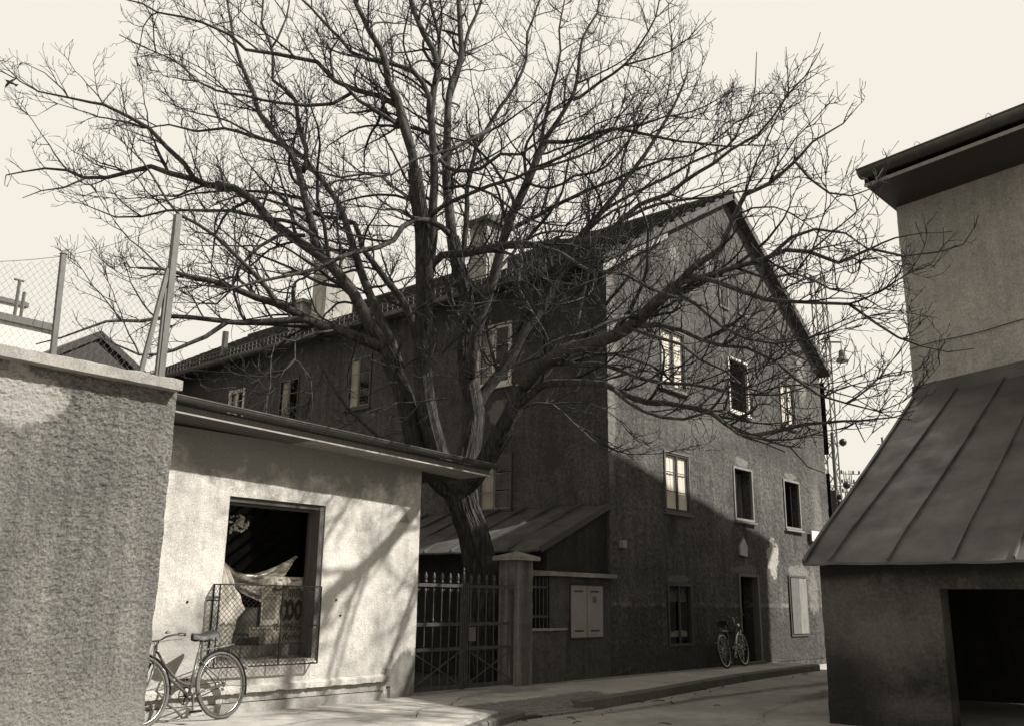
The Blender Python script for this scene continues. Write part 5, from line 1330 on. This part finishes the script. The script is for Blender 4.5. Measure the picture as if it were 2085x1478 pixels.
# ------------------------------------------------------------------ street furniture and far masts
sgn = on(1649, 1080, 1, -.5)
tag(B().box(8.7, 9.6, -.10, -.07, 2.80, 3.06).build('street_sign', 'white', base=V((9, -.08, 2.9))), 'small white sign board on the house corner just above the lean-to eave', 'sign')
def mast(px0, py0, px1, py1, D, wd, name, label, cat):
    base = at(px0, py0, D); topz = at(px1, py1, D).z; t = thing(name, (base.x, base.y, -.15), label, cat); t_ = B()
    legs = [V((base.x + i * wd, base.y + j * wd, 0)) for i, j in ((-.5, -.5), (.5, -.5), (.5, .5), (-.5, .5))]
    for l in legs: t_.bar(l - EZ * .15, V((l.x, l.y, topz)), .042)
    t_.build('legs', 'wood', t)
    lt = B(); z = 0; k = 0
    while z < topz - .6:
        for i in range(4):
            a = legs[i]; c = legs[(i + 1) % 4]
            if k % 2: a, c = c, a
            lt.bar(V((a.x, a.y, z)), V((c.x, c.y, z + .62)), .03)
        z += .62; k += 1
    lt.build('lattice', 'wood', t, kind='stuff'); return t, base, topz
m1, bs, tz = mast(1703, 1090, 1660, 560, 34, .42, 'lattice_mast', 'steel lattice railway mast rising right behind the gabled house', 'mast')
lp = at(1715, 735, 34); B().bar((bs.x, bs.y, at(1700, 697, 34).z), (lp.x, lp.y, at(1712, 697, 34).z), .06).build('bracket_arm', 'wood', m1)
lampo = thing('hanging_lamp', (lp.x, lp.y, lp.z), 'bell-shaped street lamp hanging from the mast arm against the sky', 'lamp')
zt_ = at(1712, 697, 34).z
B().lathe((lp.x, lp.y, lp.z), [(.20, -.05), (.24, 0), (.2, .08), (.13, .14), (.12, .32), (.09, .40), (.04, .45)], 14).build('lamp_shade', 'wood', lampo)
B().tube([(lp.x, lp.y, lp.z + .4), (lp.x, lp.y, zt_)], .02, 5).build('hanger', 'wood', lampo)
m2 = at(1711, 1110, 30); t2 = at(1698, 880, 30)
sp = thing('signal_pole', (m2.x, m2.y, -.15), 'slim signal pole with a dark box between house and lean-to roof', 'pole')
B().tube([(m2.x, m2.y, -.15), (m2.x, m2.y, t2.z)], .06, 8).build('pole', 'wood', sp)
sb1 = at(1703, 1050, 30); sb2 = at(1703, 1000, 30)
bx = B().box(m2.x - .33, m2.x - .05, m2.y - .12, m2.y + .12, sb1.z, sb2.z).build('signal_head', 'darkwood', sp)
for k in range(3): B().lathe((m2.x - .19, m2.y - .12, sb1.z + .15 + .22 * k), [(.08, 0), (.09, .05), (.07, .12)], 10, V((0, -1, 0))).build('lamp_hood', 'blackiron', sp)
b_pts = [(1716, 900, 30), (1724, 987, 30)]
for i, (px, py, D) in enumerate(b_pts):
    p = at(px, py, D); tag(B().lathe(p, [(.02, -.13), (.10, -.08), (.13, 0), (.10, .08), (.02, .13)], 12).build('marker_ball', 'blackiron', base=p, smooth=True), ['upper dark ball hanging on a wire beside the lattice mast', 'lower dark ball on a wire next to the insulator mast'][i], 'ball', 'dark balls hanging on the overhead wires')
m3, b3, tz3 = mast(1733, 1060, 1730, 958, 60, .35, 'insulator_mast', 'small distant mast with crossed insulator arms above the lean-to roof', 'mast')
b = B()
for k, z_ in enumerate((tz3 - .2, tz3 - .8, tz3 - 1.4)): b.bar((b3.x - .7, b3.y + .5, z_), (b3.x + .7, b3.y - .5, z_), .045)
b.build('cross_arm', 'wood', m3)
b = B()
for z_ in (tz3 - .2, tz3 - .8, tz3 - 1.4):
    for f in (-1, -.5, .5, 1): b.lathe((b3.x + .7 * f, b3.y - .5 * f, z_ + .03), [(.04, 0), (.08, .05), (.05, .12), (.07, .16), (.02, .22)], 6)
b.build('insulators', 'darkwood', m3)
p4 = at(1797, 905, 60); t4 = thing('insulator_tip', (p4.x, p4.y, -.15), 'tip of a far pole with insulators just over the lean-to roof edge', 'pole')
B().tube([(p4.x, p4.y, -.15), (p4.x, p4.y, p4.z + .5)], .07, 6).bar((p4.x - .35, p4.y + .2, p4.z), (p4.x + .35, p4.y - .2, p4.z), .06).build('pole', 'darkwood', t4)
wl = [((1660, 905), (1722, 898), 30), ((1680, 985), (1730, 990), 30), ((1730, 640), (1862, 770), 24)]
for i, (a, c, D) in enumerate(wl):
    pa_ = at(a[0], a[1], D + 3); pc_ = at(c[0], c[1], D if i < 2 else 15.9); n_ = 10
    tag(B().tube([pa_.lerp(pc_, k / n_) - EZ * .25 * sin(pi * k / n_) * (1 if i == 2 else .1) for k in range(n_ + 1)], .006 if i == 2 else .012, 4).build('overhead_wire', 'darkwood', base=pa_), ['short wire holding the upper dark ball', 'short wire holding the lower dark ball', 'thin slack wire running from the sky to the grey end wall'][i], 'wire')
# crow
bp = at(20, 168, 26); dr = (at(32, 158, 26) - at(9, 176, 26)).normalized(); tl = (at(31, 172, 26) - at(20, 167, 26)).normalized()
bd = thing('crow', bp, 'small dark crow flying at the upper left edge of the sky', 'bird')
b = B(); b.tube([bp - tl * .16, bp - tl * .10, bp, bp + tl * .12, bp + tl * .2], [.01, .035, .05, .035, .02], 8); b.build('body', 'black', bd, smooth=True)
for s_ in (-1, 1):
    b = B(); 
    for i in range(9):
        f = i / 8; ch = .075 * (1 - f ** 3) + .01; c_ = bp + dr * s_ * (.02 + .21 * f) + V((0, 0, .0)) + HF * (.06 * f * f)
        for sg2, th in ((-1, 0), (0, .008), (1, 0), (0, -.004)): b.v.append(c_ + tl * (sg2 * ch * .6) + HF * th)
    for i in range(8):
        for j in range(4): b.f.append((i * 4 + j, i * 4 + 4 + j, i * 4 + 4 + (j + 1) % 4, i * 4 + (j + 1) % 4))
    b.build('wing', 'black', bd, smooth=True)
b = B().prism([bp + tl * .14 - dr * .02, bp + tl * .14 + dr * .02, bp + tl * .27 + dr * .055, bp + tl * .28 - dr * .055], HF * .01); b.build('tail', 'black', bd)
